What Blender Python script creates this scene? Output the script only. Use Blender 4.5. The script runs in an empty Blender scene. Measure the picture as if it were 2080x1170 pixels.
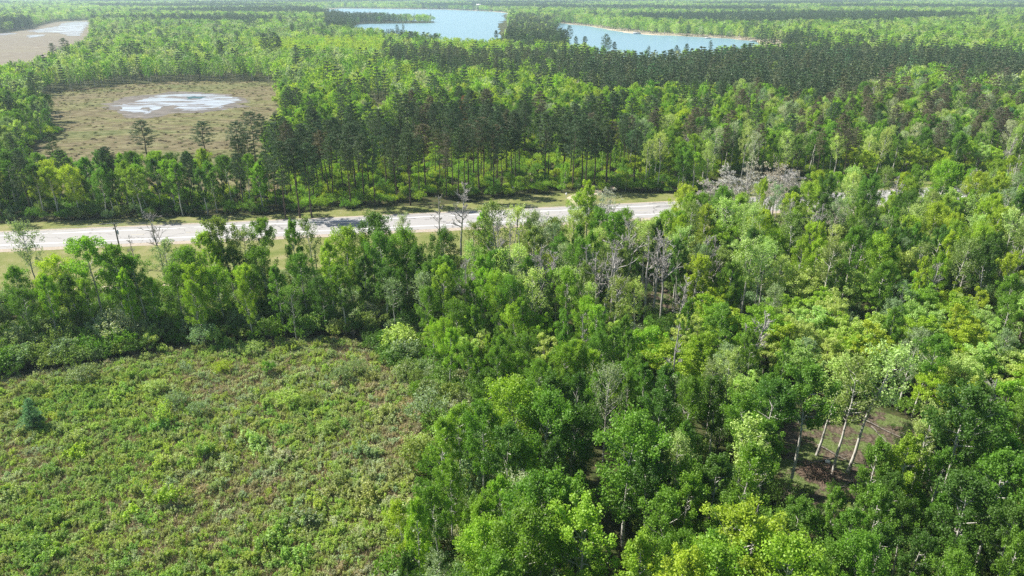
import bpy, math, random
import numpy as np

# ------------------------------------------------------------------ camera, sky, sun, exposure
sc = bpy.context.scene
COL = sc.collection
CAM_H, F, PITCH = 52.0, 1431.0, math.radians(22.9)
CP, SP = math.cos(PITCH), math.sin(PITCH)
cam = bpy.data.cameras.new("Camera"); camo = bpy.data.objects.new("Camera", cam); COL.objects.link(camo)
camo.location = (0, 0, CAM_H); camo.rotation_euler = (math.pi/2 - PITCH, 0, 0)
cam.sensor_width = 36; cam.lens = 36*F/2080; cam.clip_end = 20000; cam.clip_start = 0.5
sc.camera = camo
SUN_AZ, SUN_EL = math.radians(-70), math.radians(46)      # azimuth from +Y towards -X (sun behind and left of the scene)
sdir = np.array([math.sin(SUN_AZ)*math.cos(SUN_EL), math.cos(SUN_AZ)*math.cos(SUN_EL), math.sin(SUN_EL)])
w = bpy.data.worlds.new("World"); sc.world = w; w.use_nodes = True
nt = w.node_tree; bg = nt.nodes['Background']
sky = nt.nodes.new('ShaderNodeTexSky'); sky.sky_type = 'NISHITA'; sky.sun_disc = False
sky.sun_elevation = SUN_EL; sky.sun_rotation = SUN_AZ; sky.dust_density = 0.6; sky.air_density = 1.1
nt.links.new(sky.outputs[0], bg.inputs[0]); bg.inputs[1].default_value = 0.066
sun = bpy.data.lights.new("sun", 'SUN'); sun.energy = 5.0; sun.angle = math.radians(0.53); sun.color = (1.0, 0.95, 0.86)
suno = bpy.data.objects.new("sun", sun); COL.objects.link(suno)
from mathutils import Vector
suno.rotation_euler = Vector(sdir).to_track_quat('Z', 'Y').to_euler()
suno.location = (-300, 200, 300)
sc.view_settings.view_transform = 'Standard'; sc.view_settings.look = 'None'
sc.view_settings.exposure = 1.02; sc.view_settings.gamma = 1
sc.cycles.max_bounces = 6; sc.cycles.diffuse_bounces = 3; sc.cycles.glossy_bounces = 2
sc.cycles.transmission_bounces = 4; sc.cycles.transparent_max_bounces = 4; sc.cycles.volume_bounces = 1
sc.cycles.use_denoising = False
sc.cycles.caustics_reflective = False; sc.cycles.caustics_refractive = False
sc.cycles.sample_clamp_indirect = 6

rng = np.random.default_rng(7); random.seed(7)

def G(px, py, z=0.0):
    u = (px-1040)/F; v = (585-py)/F
    t = (z-CAM_H)/(-SP+v*CP)
    return np.array([u*t, (CP+v*SP)*t, z])
def proj(x, y, z):
    dz = z-CAM_H; zc = y*CP - dz*SP; yc = y*SP + dz*CP
    zc = np.where(zc < 1, np.nan, zc)
    return 1040+F*x/zc, 585-F*yc/zc
def inpoly(px, py, poly):
    px = np.asarray(px, float); py = np.asarray(py, float)
    r = np.zeros(px.shape, bool); n = len(poly)
    for i in range(n):
        x1, y1 = poly[i]; x2, y2 = poly[(i+1) % n]
        if y1 == y2: continue
        c = ((y1 > py) != (y2 > py)) & (px < (x2-x1)*(py-y1)/(y2-y1)+x1)
        r ^= c
    return r

# ------------------------------------------------------------------ materials
def newmat(name):
    m = bpy.data.materials.new(name); m.use_nodes = True; nt = m.node_tree; nt.nodes.clear()
    return m, nt, nt.nodes.new('ShaderNodeOutputMaterial')
def N(nt, t, **kw):
    n = nt.nodes.new(t)
    for k, v in kw.items(): setattr(n, k, v)
    return n
def ramp(nt, fac, stops):
    r = N(nt, 'ShaderNodeValToRGB'); e = r.color_ramp.elements
    while len(e) < len(stops): e.new(0.5)
    for el, (p, c) in zip(e, stops):
        el.position = p; el.color = (*c, 1) if len(c) == 3 else c
    nt.links.new(fac, r.inputs[0]); return r.outputs[0]
def mixc(nt, fac, a, b, mode='MIX'):
    m = N(nt, 'ShaderNodeMix', data_type='RGBA', blend_type=mode)
    for i, v in ((0, fac), (6, a), (7, b)):
        if isinstance(v, (int, float)): m.inputs[i].default_value = v
        elif isinstance(v, tuple): m.inputs[i].default_value = (*v, 1)
        else: nt.links.new(v, m.inputs[i])
    return m.outputs[2]
def noise(nt, scale, detail=4, rough=.55, vec=None, dist=0):
    n = N(nt, 'ShaderNodeTexNoise'); n.inputs['Scale'].default_value = scale; n.inputs['Detail'].default_value = detail
    n.inputs['Roughness'].default_value = rough; n.inputs['Distortion'].default_value = dist
    if vec is not None: nt.links.new(vec, n.inputs['Vector'])
    return n.outputs[0]
def objco(nt, scale=(1, 1, 1), out='Object'):
    t = N(nt, 'ShaderNodeTexCoord'); m = N(nt, 'ShaderNodeMapping'); m.inputs['Scale'].default_value = scale
    nt.links.new(t.outputs[out], m.inputs[0]); return m.outputs[0]

def leaf_mat(name, transl=0.48, gloss=0.025, vary=0.45, grough=.6, tc=(1.08, 1.12, 0.5)):
    m, nt, out = newmat(name)
    at = N(nt, 'ShaderNodeAttribute', attribute_type='INSTANCER', attribute_name='tint')
    co = objco(nt)
    n1 = noise(nt, 0.9, 2, .5, co); n2 = noise(nt, 7.0, 1, .5, co)
    br = N(nt, 'ShaderNodeMath', operation='MULTIPLY_ADD'); nt.links.new(n1, br.inputs[0])
    br.inputs[1].default_value = vary*2; br.inputs[2].default_value = 1-vary
    b2 = N(nt, 'ShaderNodeMath', operation='MULTIPLY_ADD'); nt.links.new(n2, b2.inputs[0])
    b2.inputs[1].default_value = vary*1.6; nt.links.new(br.outputs[0], b2.inputs[2])
    b3 = N(nt, 'ShaderNodeMath', operation='SUBTRACT'); nt.links.new(b2.outputs[0], b3.inputs[0]); b3.inputs[1].default_value = vary*.8
    vm = N(nt, 'ShaderNodeVectorMath', operation='SCALE'); nt.links.new(at.outputs['Color'], vm.inputs[0]); nt.links.new(b3.outputs[0], vm.inputs['Scale'])
    col = vm.outputs[0]
    d = N(nt, 'ShaderNodeBsdfDiffuse'); nt.links.new(col, d.inputs[0])
    t = N(nt, 'ShaderNodeBsdfTranslucent')
    tc = mixc(nt, 1.0, col, tc, 'MULTIPLY'); nt.links.new(tc, t.inputs[0])
    a = N(nt, 'ShaderNodeMixShader'); a.inputs[0].default_value = transl
    nt.links.new(d.outputs[0], a.inputs[1]); nt.links.new(t.outputs[0], a.inputs[2])
    g = N(nt, 'ShaderNodeBsdfGlossy'); g.inputs['Roughness'].default_value = grough; g.inputs[0].default_value = (1, 1, 1, 1)
    b = N(nt, 'ShaderNodeMixShader'); b.inputs[0].default_value = gloss
    nt.links.new(a.outputs[0], b.inputs[1]); nt.links.new(g.outputs[0], b.inputs[2])
    nt.links.new(b.outputs[0], out.inputs[0]); return m

def rough_mat(name, build, rough=.9, spec=.2, bump=None):
    m, nt, out = newmat(name)
    p = N(nt, 'ShaderNodeBsdfPrincipled'); p.inputs['Roughness'].default_value = rough; p.inputs['Specular IOR Level'].default_value = spec
    nt.links.new(build(nt), p.inputs['Base Color'])
    if bump:
        b = N(nt, 'ShaderNodeBump'); b.inputs['Strength'].default_value = bump[1]; b.inputs['Distance'].default_value = bump[2]
        nt.links.new(noise(nt, bump[0], 5, .6, objco(nt)), b.inputs['Height']); nt.links.new(b.outputs[0], p.inputs['Normal'])
    nt.links.new(p.outputs[0], out.inputs[0]); return m

M = {}
M['leaf'] = leaf_mat('broad_leaf')
M['soft'] = leaf_mat('soft_leaf', .4, .03, .35)
M['bud'] = leaf_mat('bud_leaf', .2, .01, .3, .6, (1, 1, 1))
M['needle'] = leaf_mat('pine_needles', .2, .03, .4, .6)
M['brush'] = leaf_mat('brush_leaf', .4, .025, .4)
M['white_bark'] = rough_mat('white_bark', lambda nt: ramp(nt, noise(nt, 3.5, 3, .6, objco(nt, (1, 1, .35))), [(.34, (.05, .045, .04)), (.46, (.50, .48, .43)), (1, (.66, .64, .58))]))
M['grey_bark'] = rough_mat('grey_bark', lambda nt: ramp(nt, noise(nt, 2, 3, .6, objco(nt, (1, 1, .4))), [(.3, (.09, .08, .065)), (.6, (.24, .22, .19)), (1, (.36, .34, .30))]))
M['pine_bark'] = rough_mat('pine_bark', lambda nt: ramp(nt, noise(nt, 3, 3, .6, objco(nt, (1, 1, .4))), [(.3, (.05, .04, .035)), (.7, (.15, .11, .085))]))
M['dead_wood'] = rough_mat('dead_wood', lambda nt: ramp(nt, noise(nt, 2, 3, .6, objco(nt, (1, 1, .4))), [(.3, (.24, .215, .20)), (.55, (.42, .395, .37)), (1, (.58, .55, .53))]))
M['white_bark'].name = 'white_bark'

def forest_floor(nt):
    co = objco(nt)
    a = ramp(nt, noise(nt, .05, 4, .6, co), [(.35, (.045, .055, .018)), (.6, (.06, .085, .02))])
    b = ramp(nt, noise(nt, .6, 5, .65, co), [(.42, (.10, .075, .05)), (.6, (.035, .05, .015))])
    return mixc(nt, .5, a, b)
M['ground'] = rough_mat('forest_floor', forest_floor, 1, .1, (1.2, .8, .3))
def clearing_col(nt):
    co = objco(nt)
    a = ramp(nt, noise(nt, .35, 6, .65, co), [(.40, (.15, .11, .08)), (.48, (.06, .042, .03)), (.54, (.10, .16, .03))])
    return mixc(nt, .35, a, ramp(nt, noise(nt, 3, 5, .7, co), [(.4, (.02, .015, .012)), (.6, (.22, .19, .14))]))
M['clearing'] = rough_mat('bare_forest_floor', clearing_col, 1, .1, (2, 1, .3))
def field_col(nt):
    co = objco(nt)
    a = ramp(nt, noise(nt, .12, 5, .6, co), [(.35, (.22, .24, .09)), (.5, (.32, .30, .15)), (.65, (.25, .21, .13))])
    b = ramp(nt, noise(nt, 2.2, 6, .7, co), [(.38, (.05, .045, .03)), (.6, (.32, .27, .17))])
    return mixc(nt, .45, a, b)
M['field'] = rough_mat('field_soil', field_col, 1, .1, (3, 1, .3))
def verge_col(nt):
    co = objco(nt)
    a = ramp(nt, noise(nt, .22, 6, .6, co), [(.35, (.11, .15, .03)), (.52, (.20, .21, .07)), (.68, (.30, .26, .14))])
    return mixc(nt, .3, a, ramp(nt, noise(nt, 5, 5, .7, co), [(.35, (.06, .09, .02)), (.65, (.28, .28, .12))]))
M['verge'] = rough_mat('verge_grass', verge_col, 1, .1, (4, .8, .2))
def asphalt_col(nt):
    co = objco(nt, (.15, 3, 1))
    a = ramp(nt, noise(nt, .35, 4, .6, co), [(.3, (.315, .305, .295)), (.7, (.35, .34, .33))])
    sp = ramp(nt, noise(nt, 9, 3, .7, objco(nt)), [(.3, (.94, .94, .94)), (.7, (1.04, 1.04, 1.04))])
    v = N(nt, 'ShaderNodeTexVoronoi', feature='DISTANCE_TO_EDGE'); v.inputs['Scale'].default_value = .11
    nn = N(nt, 'ShaderNodeTexNoise'); nn.inputs['Scale'].default_value = .5; nn.inputs['Detail'].default_value = 5
    co2 = objco(nt); nt.links.new(co2, nn.inputs[0])
    ad = N(nt, 'ShaderNodeVectorMath', operation='MULTIPLY_ADD'); nt.links.new(nn.outputs[1], ad.inputs[0]); ad.inputs[1].default_value = (4, 4, 0); nt.links.new(co2, ad.inputs[2])
    nt.links.new(ad.outputs[0], v.inputs[0])
    cr = ramp(nt, v.outputs[0], [(0, (.45, .45, .45)), (.006, (.6, .6, .6)), (.012, (1, 1, 1))])
    c = mixc(nt, 1, a, sp, 'MULTIPLY')
    return mixc(nt, 1, c, cr, 'MULTIPLY')
M['asphalt'] = rough_mat('worn_asphalt', asphalt_col, .85, .3)
M['gravel'] = rough_mat('shoulder_gravel', lambda nt: ramp(nt, noise(nt, 2, 6, .7, objco(nt)), [(.3, (.24, .20, .15)), (.7, (.48, .42, .35))]), 1, .1)
M['sand'] = rough_mat('pale_sand', lambda nt: ramp(nt, noise(nt, .4, 6, .7, objco(nt)), [(.3, (.36, .28, .20)), (.7, (.62, .53, .42))]), 1, .1)
M['paint'] = rough_mat('road_paint', lambda nt: ramp(nt, noise(nt, 1.2, 5, .7, objco(nt)), [(.3, (.6, .6, .58)), (.45, (.84, .84, .82))]), .7, .3)
M['yellow_paint'] = rough_mat('yellow_paint', lambda nt: ramp(nt, noise(nt, 1.2, 5, .7, objco(nt)), [(.3, (.42, .40, .33)), (.6, (.55, .46, .22))]), .7, .3)
def bog_col(nt):
    co = objco(nt, (.5, 1, 1))
    a = ramp(nt, noise(nt, .03, 6, .6, co, .6), [(.38, (.09, .12, .035)), (.46, (.145, .15, .055)), (.53, (.13, .10, .06)), (.62, (.18, .18, .08))])
    b = ramp(nt, noise(nt, .35, 6, .7, co), [(.42, (.04, .04, .018)), (.5, (.14, .125, .06)), (.6, (.27, .24, .14))])
    return mixc(nt, .42, a, b)
M['bog'] = rough_mat('bog_sedge', bog_col, 1, .1, (.8, 1, .4))
M['marsh'] = rough_mat('marsh_sedge', lambda nt: mixc(nt, .4, ramp(nt, noise(nt, .012, 5, .6, objco(nt, (.4, 1, 1))), [(.35, (.20, .18, .13)), (.55, (.17, .14, .12)), (.7, (.25, .22, .15))]),
                    ramp(nt, noise(nt, .2, 5, .7, objco(nt, (.4, 1, 1))), [(.35, (.12, .11, .07)), (.65, (.30, .27, .20))])), 1, .1)
def water_mat(name, base, rough, bscale, bstr, vecs=(1, 1, 1), mud=None):
    m, nt, out = newmat(name)
    p = N(nt, 'ShaderNodeBsdfPrincipled'); p.inputs['Roughness'].default_value = rough; p.inputs['IOR'].default_value = 1.33
    co = objco(nt, vecs)
    p.inputs['Base Color'].default_value = (*base, 1)
    b = N(nt, 'ShaderNodeBump'); b.inputs['Strength'].default_value = bstr; b.inputs['Distance'].default_value = .5
    nt.links.new(noise(nt, bscale, 5, .6, co), b.inputs['Height']); nt.links.new(b.outputs[0], p.inputs['Normal'])
    sh = p.outputs[0]
    if mud:
        d = N(nt, 'ShaderNodeBsdfPrincipled'); d.inputs['Roughness'].default_value = .6
        nt.links.new(ramp(nt, noise(nt, .5, 5, .6, co), [(.3, (.07, .06, .05)), (.7, (.16, .13, .11))]), d.inputs['Base Color'])
        mc = objco(nt, mud[0])
        f = ramp(nt, noise(nt, mud[1], 6, .6, mc, 1.2), [(mud[2]-.03, (0, 0, 0)), (mud[2]+.03, (1, 1, 1))])
        ms = N(nt, 'ShaderNodeMixShader'); nt.links.new(f, ms.inputs[0]); nt.links.new(sh, ms.inputs[1]); nt.links.new(d.outputs[0], ms.inputs[2]); sh = ms.outputs[0]
    nt.links.new(sh, out.inputs[0]); return m
M['lake'] = water_mat('lake_water', (.19, .32, .38), .30, .25, .35, (.6, 1, 1))
M['pool'] = water_mat('bog_pool_water', (.40, .43, .48), .22, .3, .1, (1, 1, 1), ((.24, 1, 1), .17, .515))  # sky glare on the water is put into its pale base colour
M['deep_pool'] = water_mat('deep_pool_water', (.03, .08, .09), .2, .3, .2)
M['mud'] = rough_mat('pool_mud', lambda nt: ramp(nt, noise(nt, .25, 6, .7, objco(nt, (.4, 1, 1))), [(.38, (.07, .06, .045)), (.55, (.13, .11, .09)), (.68, (.22, .19, .16))]), .7, .3)
def plain(name, c, rough=.7, metal=0):
    return rough_mat(name, lambda nt: ramp(nt, noise(nt, 3, 3, .6, objco(nt)), [(.3, tuple(x*.85 for x in c)), (.7, tuple(min(1, x*1.1) for x in c))]), rough, .3)
M['pole_wood'] = plain('pole_wood', (.20, .17, .145)); M['grey_metal'] = plain('grey_metal', (.55, .56, .58), .4)
M['white'] = plain('white_paint', (.8, .8, .8)); M['roof'] = plain('dark_roof', (.09, .085, .085)); M['wall_brown'] = plain('brown_wall', (.22, .15, .10))
M['glass'] = plain('dark_glass', (.04, .05, .06), .1); M['wire'] = plain('aluminium_wire', (.5, .5, .5), .4); M['rock'] = plain('pale_rock', (.6, .57, .52))
M['dark_metal'] = plain('dark_metal', (.05, .055, .06)); M['blue'] = plain('blue_paint', (.03, .10, .35)); M['brush_wood'] = plain('brush_wood', (.22, .15, .11))

# ------------------------------------------------------------------ mesh helpers
class MB:
    def __init__(s): s.v = []; s.f = []; s.m = []; s.n = 0
    def add(s, v, f, m=0):
        v = np.asarray(v, float).reshape(-1, 3); f = np.asarray(f, int)
        s.v.append(v); s.f.append((f+s.n, m)); s.n += len(v)
    def tube(s, pts, rads, k=5, m=0):
        pts = np.asarray(pts, float); n = len(pts); V = []
        for i in range(n):
            d = pts[min(i+1, n-1)]-pts[max(i-1, 0)]; d /= np.linalg.norm(d)+1e-9
            a = np.cross(d, (0, 0, 1) if abs(d[2]) < .9 else (1, 0, 0)); a /= np.linalg.norm(a); b = np.cross(d, a)
            for j in range(k):
                t = 2*math.pi*j/k; V.append(pts[i]+rads[i]*(a*math.cos(t)+b*math.sin(t)))
        Fc = [[i*k+j, i*k+(j+1) % k, (i+1)*k+(j+1) % k, (i+1)*k+j] for i in range(n-1) for j in range(k)]
        s.add(V, Fc, m)
    def box(s, c, d, rz=0, m=0, taper=1):
        c = np.array(c, float); V = []
        for z in (-.5, .5):
            q = taper if z > 0 else 1
            for x, y in ((-.5, -.5), (.5, -.5), (.5, .5), (-.5, .5)):
                X, Y = x*d[0]*q, y*d[1]*q
                V.append(c+np.array([X*math.cos(rz)-Y*math.sin(rz), X*math.sin(rz)+Y*math.cos(rz), z*d[2]]))
        s.add(V, [[0, 3, 2, 1], [4, 5, 6, 7], [0, 1, 5, 4], [1, 2, 6, 5], [2, 3, 7, 6], [3, 0, 4, 7]], m)
    def mesh(s, name, mats):
        V = np.concatenate(s.v); me = bpy.data.meshes.new(name)
        loops = []; tot = []; mi = []
        for f, m in s.f:
            loops.append(f.ravel()); tot.append(np.full(len(f), f.shape[1])); mi.append(np.full(len(f), m))
        L = np.concatenate(loops); T = np.concatenate(tot); MI = np.concatenate(mi)
        me.vertices.add(len(V)); me.vertices.foreach_set('co', V.astype(np.float32).ravel())
        me.loops.add(len(L)); me.loops.foreach_set('vertex_index', L.astype(np.int32))
        me.polygons.add(len(T)); me.polygons.foreach_set('loop_start', (np.cumsum(T)-T).astype(np.int32))
        me.polygons.foreach_set('material_index', MI.astype(np.int32))
        me.update(calc_edges=True)
        for m in mats: me.materials.append(m)
        return me
def link(name, data, parent=None, loc=None):
    o = bpy.data.objects.new(name, data); COL.objects.link(o)
    if parent is not None: o.parent = parent
    if loc is not None: o.location = loc
    return o
def tag(o, label=None, cat=None, group=None, kind=None):
    if label: o['label'] = label
    if cat: o['category'] = cat
    if group: o['group'] = group
    if kind: o['kind'] = kind
    return o
def sheet(name, poly, z, mat, sub=0, jit=0, kind='structure', label=None):
    """ground region from world xy polygon, with an uneven border"""
    P = [np.array(p[:2], float) for p in poly]
    if sub:
        Q = []
        for i in range(len(P)):
            a, b = P[i], P[(i+1) % len(P)]; n = max(1, int(np.linalg.norm(b-a)/sub))
            for k in range(n):
                Q.append(a+(b-a)*k/n+(rng.normal(0, jit, 2) if k or jit else 0))
        P = Q
    me = bpy.data.meshes.new(name)
    import mathutils
    tri = mathutils.geometry.tessellate_polygon([[Vector((p[0], p[1], 0)) for p in P]])
    tri = [t if (P[t[1]][0]-P[t[0]][0])*(P[t[2]][1]-P[t[0]][1])-(P[t[1]][1]-P[t[0]][1])*(P[t[2]][0]-P[t[0]][0]) > 0 else (t[0], t[2], t[1]) for t in tri]
    me.from_pydata([(p[0], p[1], z) for p in P], [], [tuple(t) for t in tri]); me.materials.append(mat)
    o = link(name, me)
    if kind: o['kind'] = kind
    if label: o['label'] = label
    return o

def leafquads(mb, C, R, n, size, asp=.75, outw=.45, centre=None, m=0, up=.25, needle=False):
    """n small kite-shaped leaves in each ellipsoid clump C[i] with radii R[i]"""
    C = np.asarray(C, float); R = np.asarray(R, float)
    if R.ndim == 1: R = np.stack([R]*3, 1)
    K = len(C); idx = np.repeat(np.arange(K), n); T = len(idx)
    d = rng.normal(size=(T, 3)); d /= np.linalg.norm(d, axis=1)[:, None]
    rad = rng.random(T)**.45
    pos = C[idx]+d*rad[:, None]*R[idx]
    nrm = rng.normal(size=(T, 3)); nrm /= np.linalg.norm(nrm, axis=1)[:, None]
    nrm = nrm+outw*d; nrm[:, 2] += up
    nrm /= np.linalg.norm(nrm, axis=1)[:, None]
    t = rng.normal(size=(T, 3))
    if needle: t = d+.4*t
    t -= nrm*(t*nrm).sum(1)[:, None]; t /= np.linalg.norm(t, axis=1)[:, None]+1e-9
    b = np.cross(nrm, t); s = (size*(.6+.8*rng.random(T)))[:, None]*.5
    V = np.stack([pos-t*s, pos+b*s*asp-t*s*.1, pos+t*s, pos-b*s*asp-t*s*.1], 1).reshape(-1, 3)
    f = np.arange(T*4).reshape(-1, 4)
    mb.add(V, f, m)

# ------------------------------------------------------------------ tree prototypes (trunk mesh, crown mesh)
def wob(h, lean, n=7, a=.12):
    z = np.linspace(0, h, n); x = np.cumsum(rng.normal(0, a, n)); y = np.cumsum(rng.normal(0, a, n))
    x -= x[0]; y -= y[0]
    return np.stack([x+lean[0]*(z/h)**1.3, y+lean[1]*(z/h)**1.3, z], 1)
def at(P, z):
    return np.array([np.interp(z, P[:, 2], P[:, 0]), np.interp(z, P[:, 2], P[:, 1]), z])
def aspen(H=14, Rm=2.3, base=.33, lean=(0, 0), nb=30, leaf=.175, per=120, bark='white_bark', name='aspen', droop=0, lm='leaf', sparse=1.0, lod=False, top=1.0):
    tr = MB(); cr = MB(); P = wob(H*.97, lean)
    tr.tube(P, np.linspace(.17, .03, len(P)), 4 if lod else 7)
    C = []; R = []
    for i in range(nb):
        u = (i+.5)/nb; z0 = H*(base+(1-base)*u*.93)
        prof = (math.sin(math.pi*min(1, (u*.86+.14)))**.7)*.95+.12
        L = Rm*prof*rng.uniform(.7, 1.15); a = i*2.4+rng.normal(0, .35)
        rise = L*rng.uniform(.55, 1.1)*(1-droop); p0 = at(P, z0)
        tip = p0+np.array([L*math.cos(a), L*math.sin(a), rise]); mid = p0*.5+tip*.5+np.array([0, 0, -.15*L])
        if not lod: tr.tube([p0, mid, tip], [.05, .032, .012], 3)
        if rng.random() > sparse: continue
        for q, rr in ((.5, .42), (.78, .52), (1.0, .5)):
            c = p0+(tip-p0)*q+rng.normal(0, .16, 3); r = rr*rng.uniform(.75, 1.3)*(Rm/2.3)
            C.append(c); R.append((r, r, r*1.35))
    for k in range(3):
        C.append(at(P, H*(.92+.03*k))+rng.normal(0, .15, 3)); R.append((.35, .35, .7))
    if lod: 
        C = C[::2]; R = [tuple(x*1.35 for x in r) for r in R[::2]]
    leafquads(cr, C, R, per, leaf)
    return tr.mesh(name+'_trunk', [M[bark]]), cr.mesh(name+'_crown', [M[lm]])
def maple(H=9.5, Rm=3.2, nb=75, leaf=.19, per=115, name='maple', lm='leaf', bark='grey_bark', shell=.55):
    tr = MB(); cr = MB(); P = wob(H*.55, (rng.normal(0, .3), rng.normal(0, .3)), 4)
    tr.tube(P, np.linspace(.2, .1, 4), 6); top = P[-1]*1.0; C = []; R = []
    lobes = [(rng.normal(0, Rm*.33), rng.normal(0, Rm*.33), rng.uniform(-.1, .12)*H) for _ in range(5)]
    for i in range(nb):
        th = i*2.4; cz = 1-1.35*(i+.5)/nb
        rr = math.sqrt(max(0, 1-cz*cz)); l = lobes[i % 5]; k = rng.uniform(shell, 1)
        c = np.array([l[0]*.7+Rm*.78*rr*math.cos(th)*k, l[1]*.7+Rm*.78*rr*math.sin(th)*k, H*.6+l[2]*.8+H*.36*cz*k])
        C.append(c); r = rng.uniform(.38, .68)*Rm/3.2; R.append((r, r, r*.75))
        if i % 4 == 0: tr.tube([at(P, H*.25+.25*H*rng.random()), c*.6+np.array([0, 0, H*.2]), c], [.07, .04, .015], 3)
    leafquads(cr, C, R, per, leaf, up=.35)
    return tr.mesh(name+'_trunk', [M[bark]]), cr.mesh(name+'_crown', [M[lm]])
def pine(H=20, Rm=2.6, base=.5, name='pine', per=62, lod=False, leaf=.42, full=1.0, lvl=11, pointed=False):
    tr = MB(); cr = MB(); P = wob(H*.98, (rng.normal(0, .4), rng.normal(0, .4)), 6, .1)
    tr.tube(P, np.linspace(.24, .04, 6), 4 if lod else 7); C = []; R = []
    for l in range(lvl):
        u = l/(lvl-1); z0 = H*(base+(1-base)*u*.95)
        prof = (1-u)**.8*1.02+.1 if pointed else (math.sin(math.pi*(.2+.75*u))**.8)*1.0+.08
        for j in range(5):
            if rng.random() > full: continue
            a = j*1.2566+l*.9+rng.normal(0, .25); L = Rm*prof*rng.uniform(.65, 1.2); p0 = at(P, z0)
            tip = p0+np.array([L*math.cos(a), L*math.sin(a), L*(.05 if pointed else .28)+rng.normal(0, .15)])
            if not lod: tr.tube([p0, (p0+tip)/2-np.array([0, 0, .1]), tip], [.05, .035, .012], 3)
            for q in (.6, 1.0):
                if L < .8 and q < 1: continue
                r = rng.uniform(.55, .9)*(.6+.4*prof); C.append(p0+(tip-p0)*q); R.append((r, r, r*.5))
    C.append(at(P, H*.97)); R.append((.3, .3, .5))
    leafquads(cr, C, R, per, leaf, asp=.22 if not lod else .5, up=.2, needle=True)
    if not lod:      # dead stubs below the crown
        for k in range(8):
            p0 = at(P, H*rng.uniform(.6*base, base)); a = rng.uniform(0, 6.28); tr.tube([p0, p0+np.array([math.cos(a), math.sin(a), .1])*rng.uniform(.5, 1.3)], [.03, .01], 3)
    return tr.mesh(name+'_trunk', [M['pine_bark']]), cr.mesh(name+'_crown', [M['needle']])
def dead(H=13, name='dead', spread=1.0, dense=1.0, fork=.35, lean=(0, 0), lean_leaf=False):
    tr = MB(); br = MB(); P = wob(H, lean, 8, .12); tr.tube(P, np.linspace(.2, .05, 8), 7); br.tube(P[2:], np.linspace(.1, .03, 6), 5)
    def grow(p, d, L, r, dep, mb):
        n = 4; pts = [p]; dd = d.copy()
        for i in range(n-1):
            dd = dd+rng.normal(0, .16, 3)+np.array([0, 0, .1]); dd /= np.linalg.norm(dd); pts.append(pts[-1]+dd*L/(n-1))
        mb.tube(pts, np.linspace(r, max(.016, r*.4), n), 3 if dep < 3 else 4)
        if dep > 0:
            for k in range(int(rng.integers(2, 5))):
                t = rng.uniform(.3, 1); q = pts[0]+(pts[-1]-pts[0])*t; i = min(n-1, int(t*(n-1))); q = pts[i]
                nd = dd+rng.normal(0, .6, 3); nd /= np.linalg.norm(nd)
                grow(q, nd, L*rng.uniform(.4, .65), max(.03, r*.6), dep-1, mb)
    for i in range(int(16*dense)):
        u = rng.random(); z0 = H*(fork+(1-fork)*u*.95); a = i*2.4+rng.normal(0, .3)
        L = (2.9*(1-u*.6))*spread*rng.uniform(.6, 1.15); d = np.array([math.cos(a), math.sin(a), rng.uniform(.5, 1.3)]); d /= np.linalg.norm(d)
        grow(at(P, z0), d, L, (.075*(1.2-u*.6)), 3 if i % 2 else 2, br)
    return tr.mesh(name+'_trunk', [M['dead_wood']]), br.mesh(name+'_branches', [M['dead_wood']])
def shrub(Rm=1.3, H=1.9, nb=36, per=48, leaf=.12, name='shrub', lm='brush', tw=16):
    tr = MB(); cr = MB(); C = []; R = []
    for i in range(nb):
        a = i*2.4; q = math.sqrt((i+.5)/nb)*Rm*.85; z = H*(.25+.65*math.sqrt(max(0, 1-(q/Rm)**2)))*rng.uniform(.6, 1.08)
        c = np.array([q*math.cos(a)+rng.normal(0, .08), q*math.sin(a)+rng.normal(0, .08), z]); C.append(c)
        r = rng.uniform(.18, .34)*Rm/1.3; R.append((r, r, r*1.25))
        if i < tw: tr.tube([(c[0]*.1, c[1]*.1, 0), (c[0]*.55, c[1]*.55, z*.6), c*1.04], [.03, .018, .006], 3)
    leafquads(cr, C, R, per, leaf)
    return tr.mesh(name+'_stems', [M['grey_bark']]), cr.mesh(name+'_foliage', [M[lm]])

def brushp(L=1.1, W=.8, H=1.3, nb=34, per=40, leaf=.11, name='brush'):
    tr = MB(); cr = MB(); C = []; R = []; k = rng.normal(0, 1, (5, 2))*(L*.5, W*.5); kh = rng.uniform(.5, 1.1, 5)
    for i in range(nb):
        j = i % 5; q = k[j]+rng.normal(0, .28, 2); z = H*kh[j]*rng.uniform(.3, 1.0); c = np.array([q[0], q[1], z]); C.append(c)
        r = rng.uniform(.09, .2); R.append((r, r, r*2.1))
        if i % 2 == 0: tr.tube([(k[j][0]*.7, k[j][1]*.7, 0), c*(.9, .9, .6), c+np.array([0, 0, r])], [.02, .014, .006], 3)
    leafquads(cr, C, R, per, leaf, up=.45, outw=.2)
    return tr.mesh(name+'_stems', [M['grey_bark']]), cr.mesh(name+'_foliage', [M['brush']])
PR = {}
PR['brush'] = [brushp(), brushp(1.4, .7, 1.0), brushp(.8, .8, 1.6), brushp(1.1, 1.1, 1.1, 40), brushp(.6, .9, 1.4, 26), brushp(1.2, .9, .8, 30)]
PR['aspen'] = [aspen(14, 2.3, .33, (0, 0)), aspen(14, 2.0, .38, (.5, .2), 28), aspen(14, 2.6, .30, (-.4, .3), 34), aspen(14, 2.2, .42, (.3, -.4), 26, per=130),
               aspen(14, 2.8, .25, (.1, .5), 36), aspen(14, 1.8, .30, (0, -.2), 28), aspen(14, 2.4, .5, (-.3, 0), 22, per=135),
               aspen(14, 1.7, .22, (.2, .2), 36, per=100), aspen(14, 2.1, .36, (.4, .4), 24, per=150, top=1.1), aspen(14, 2.5, .28, (-.5, -.3), 30, sparse=.8, per=140)]
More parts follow.
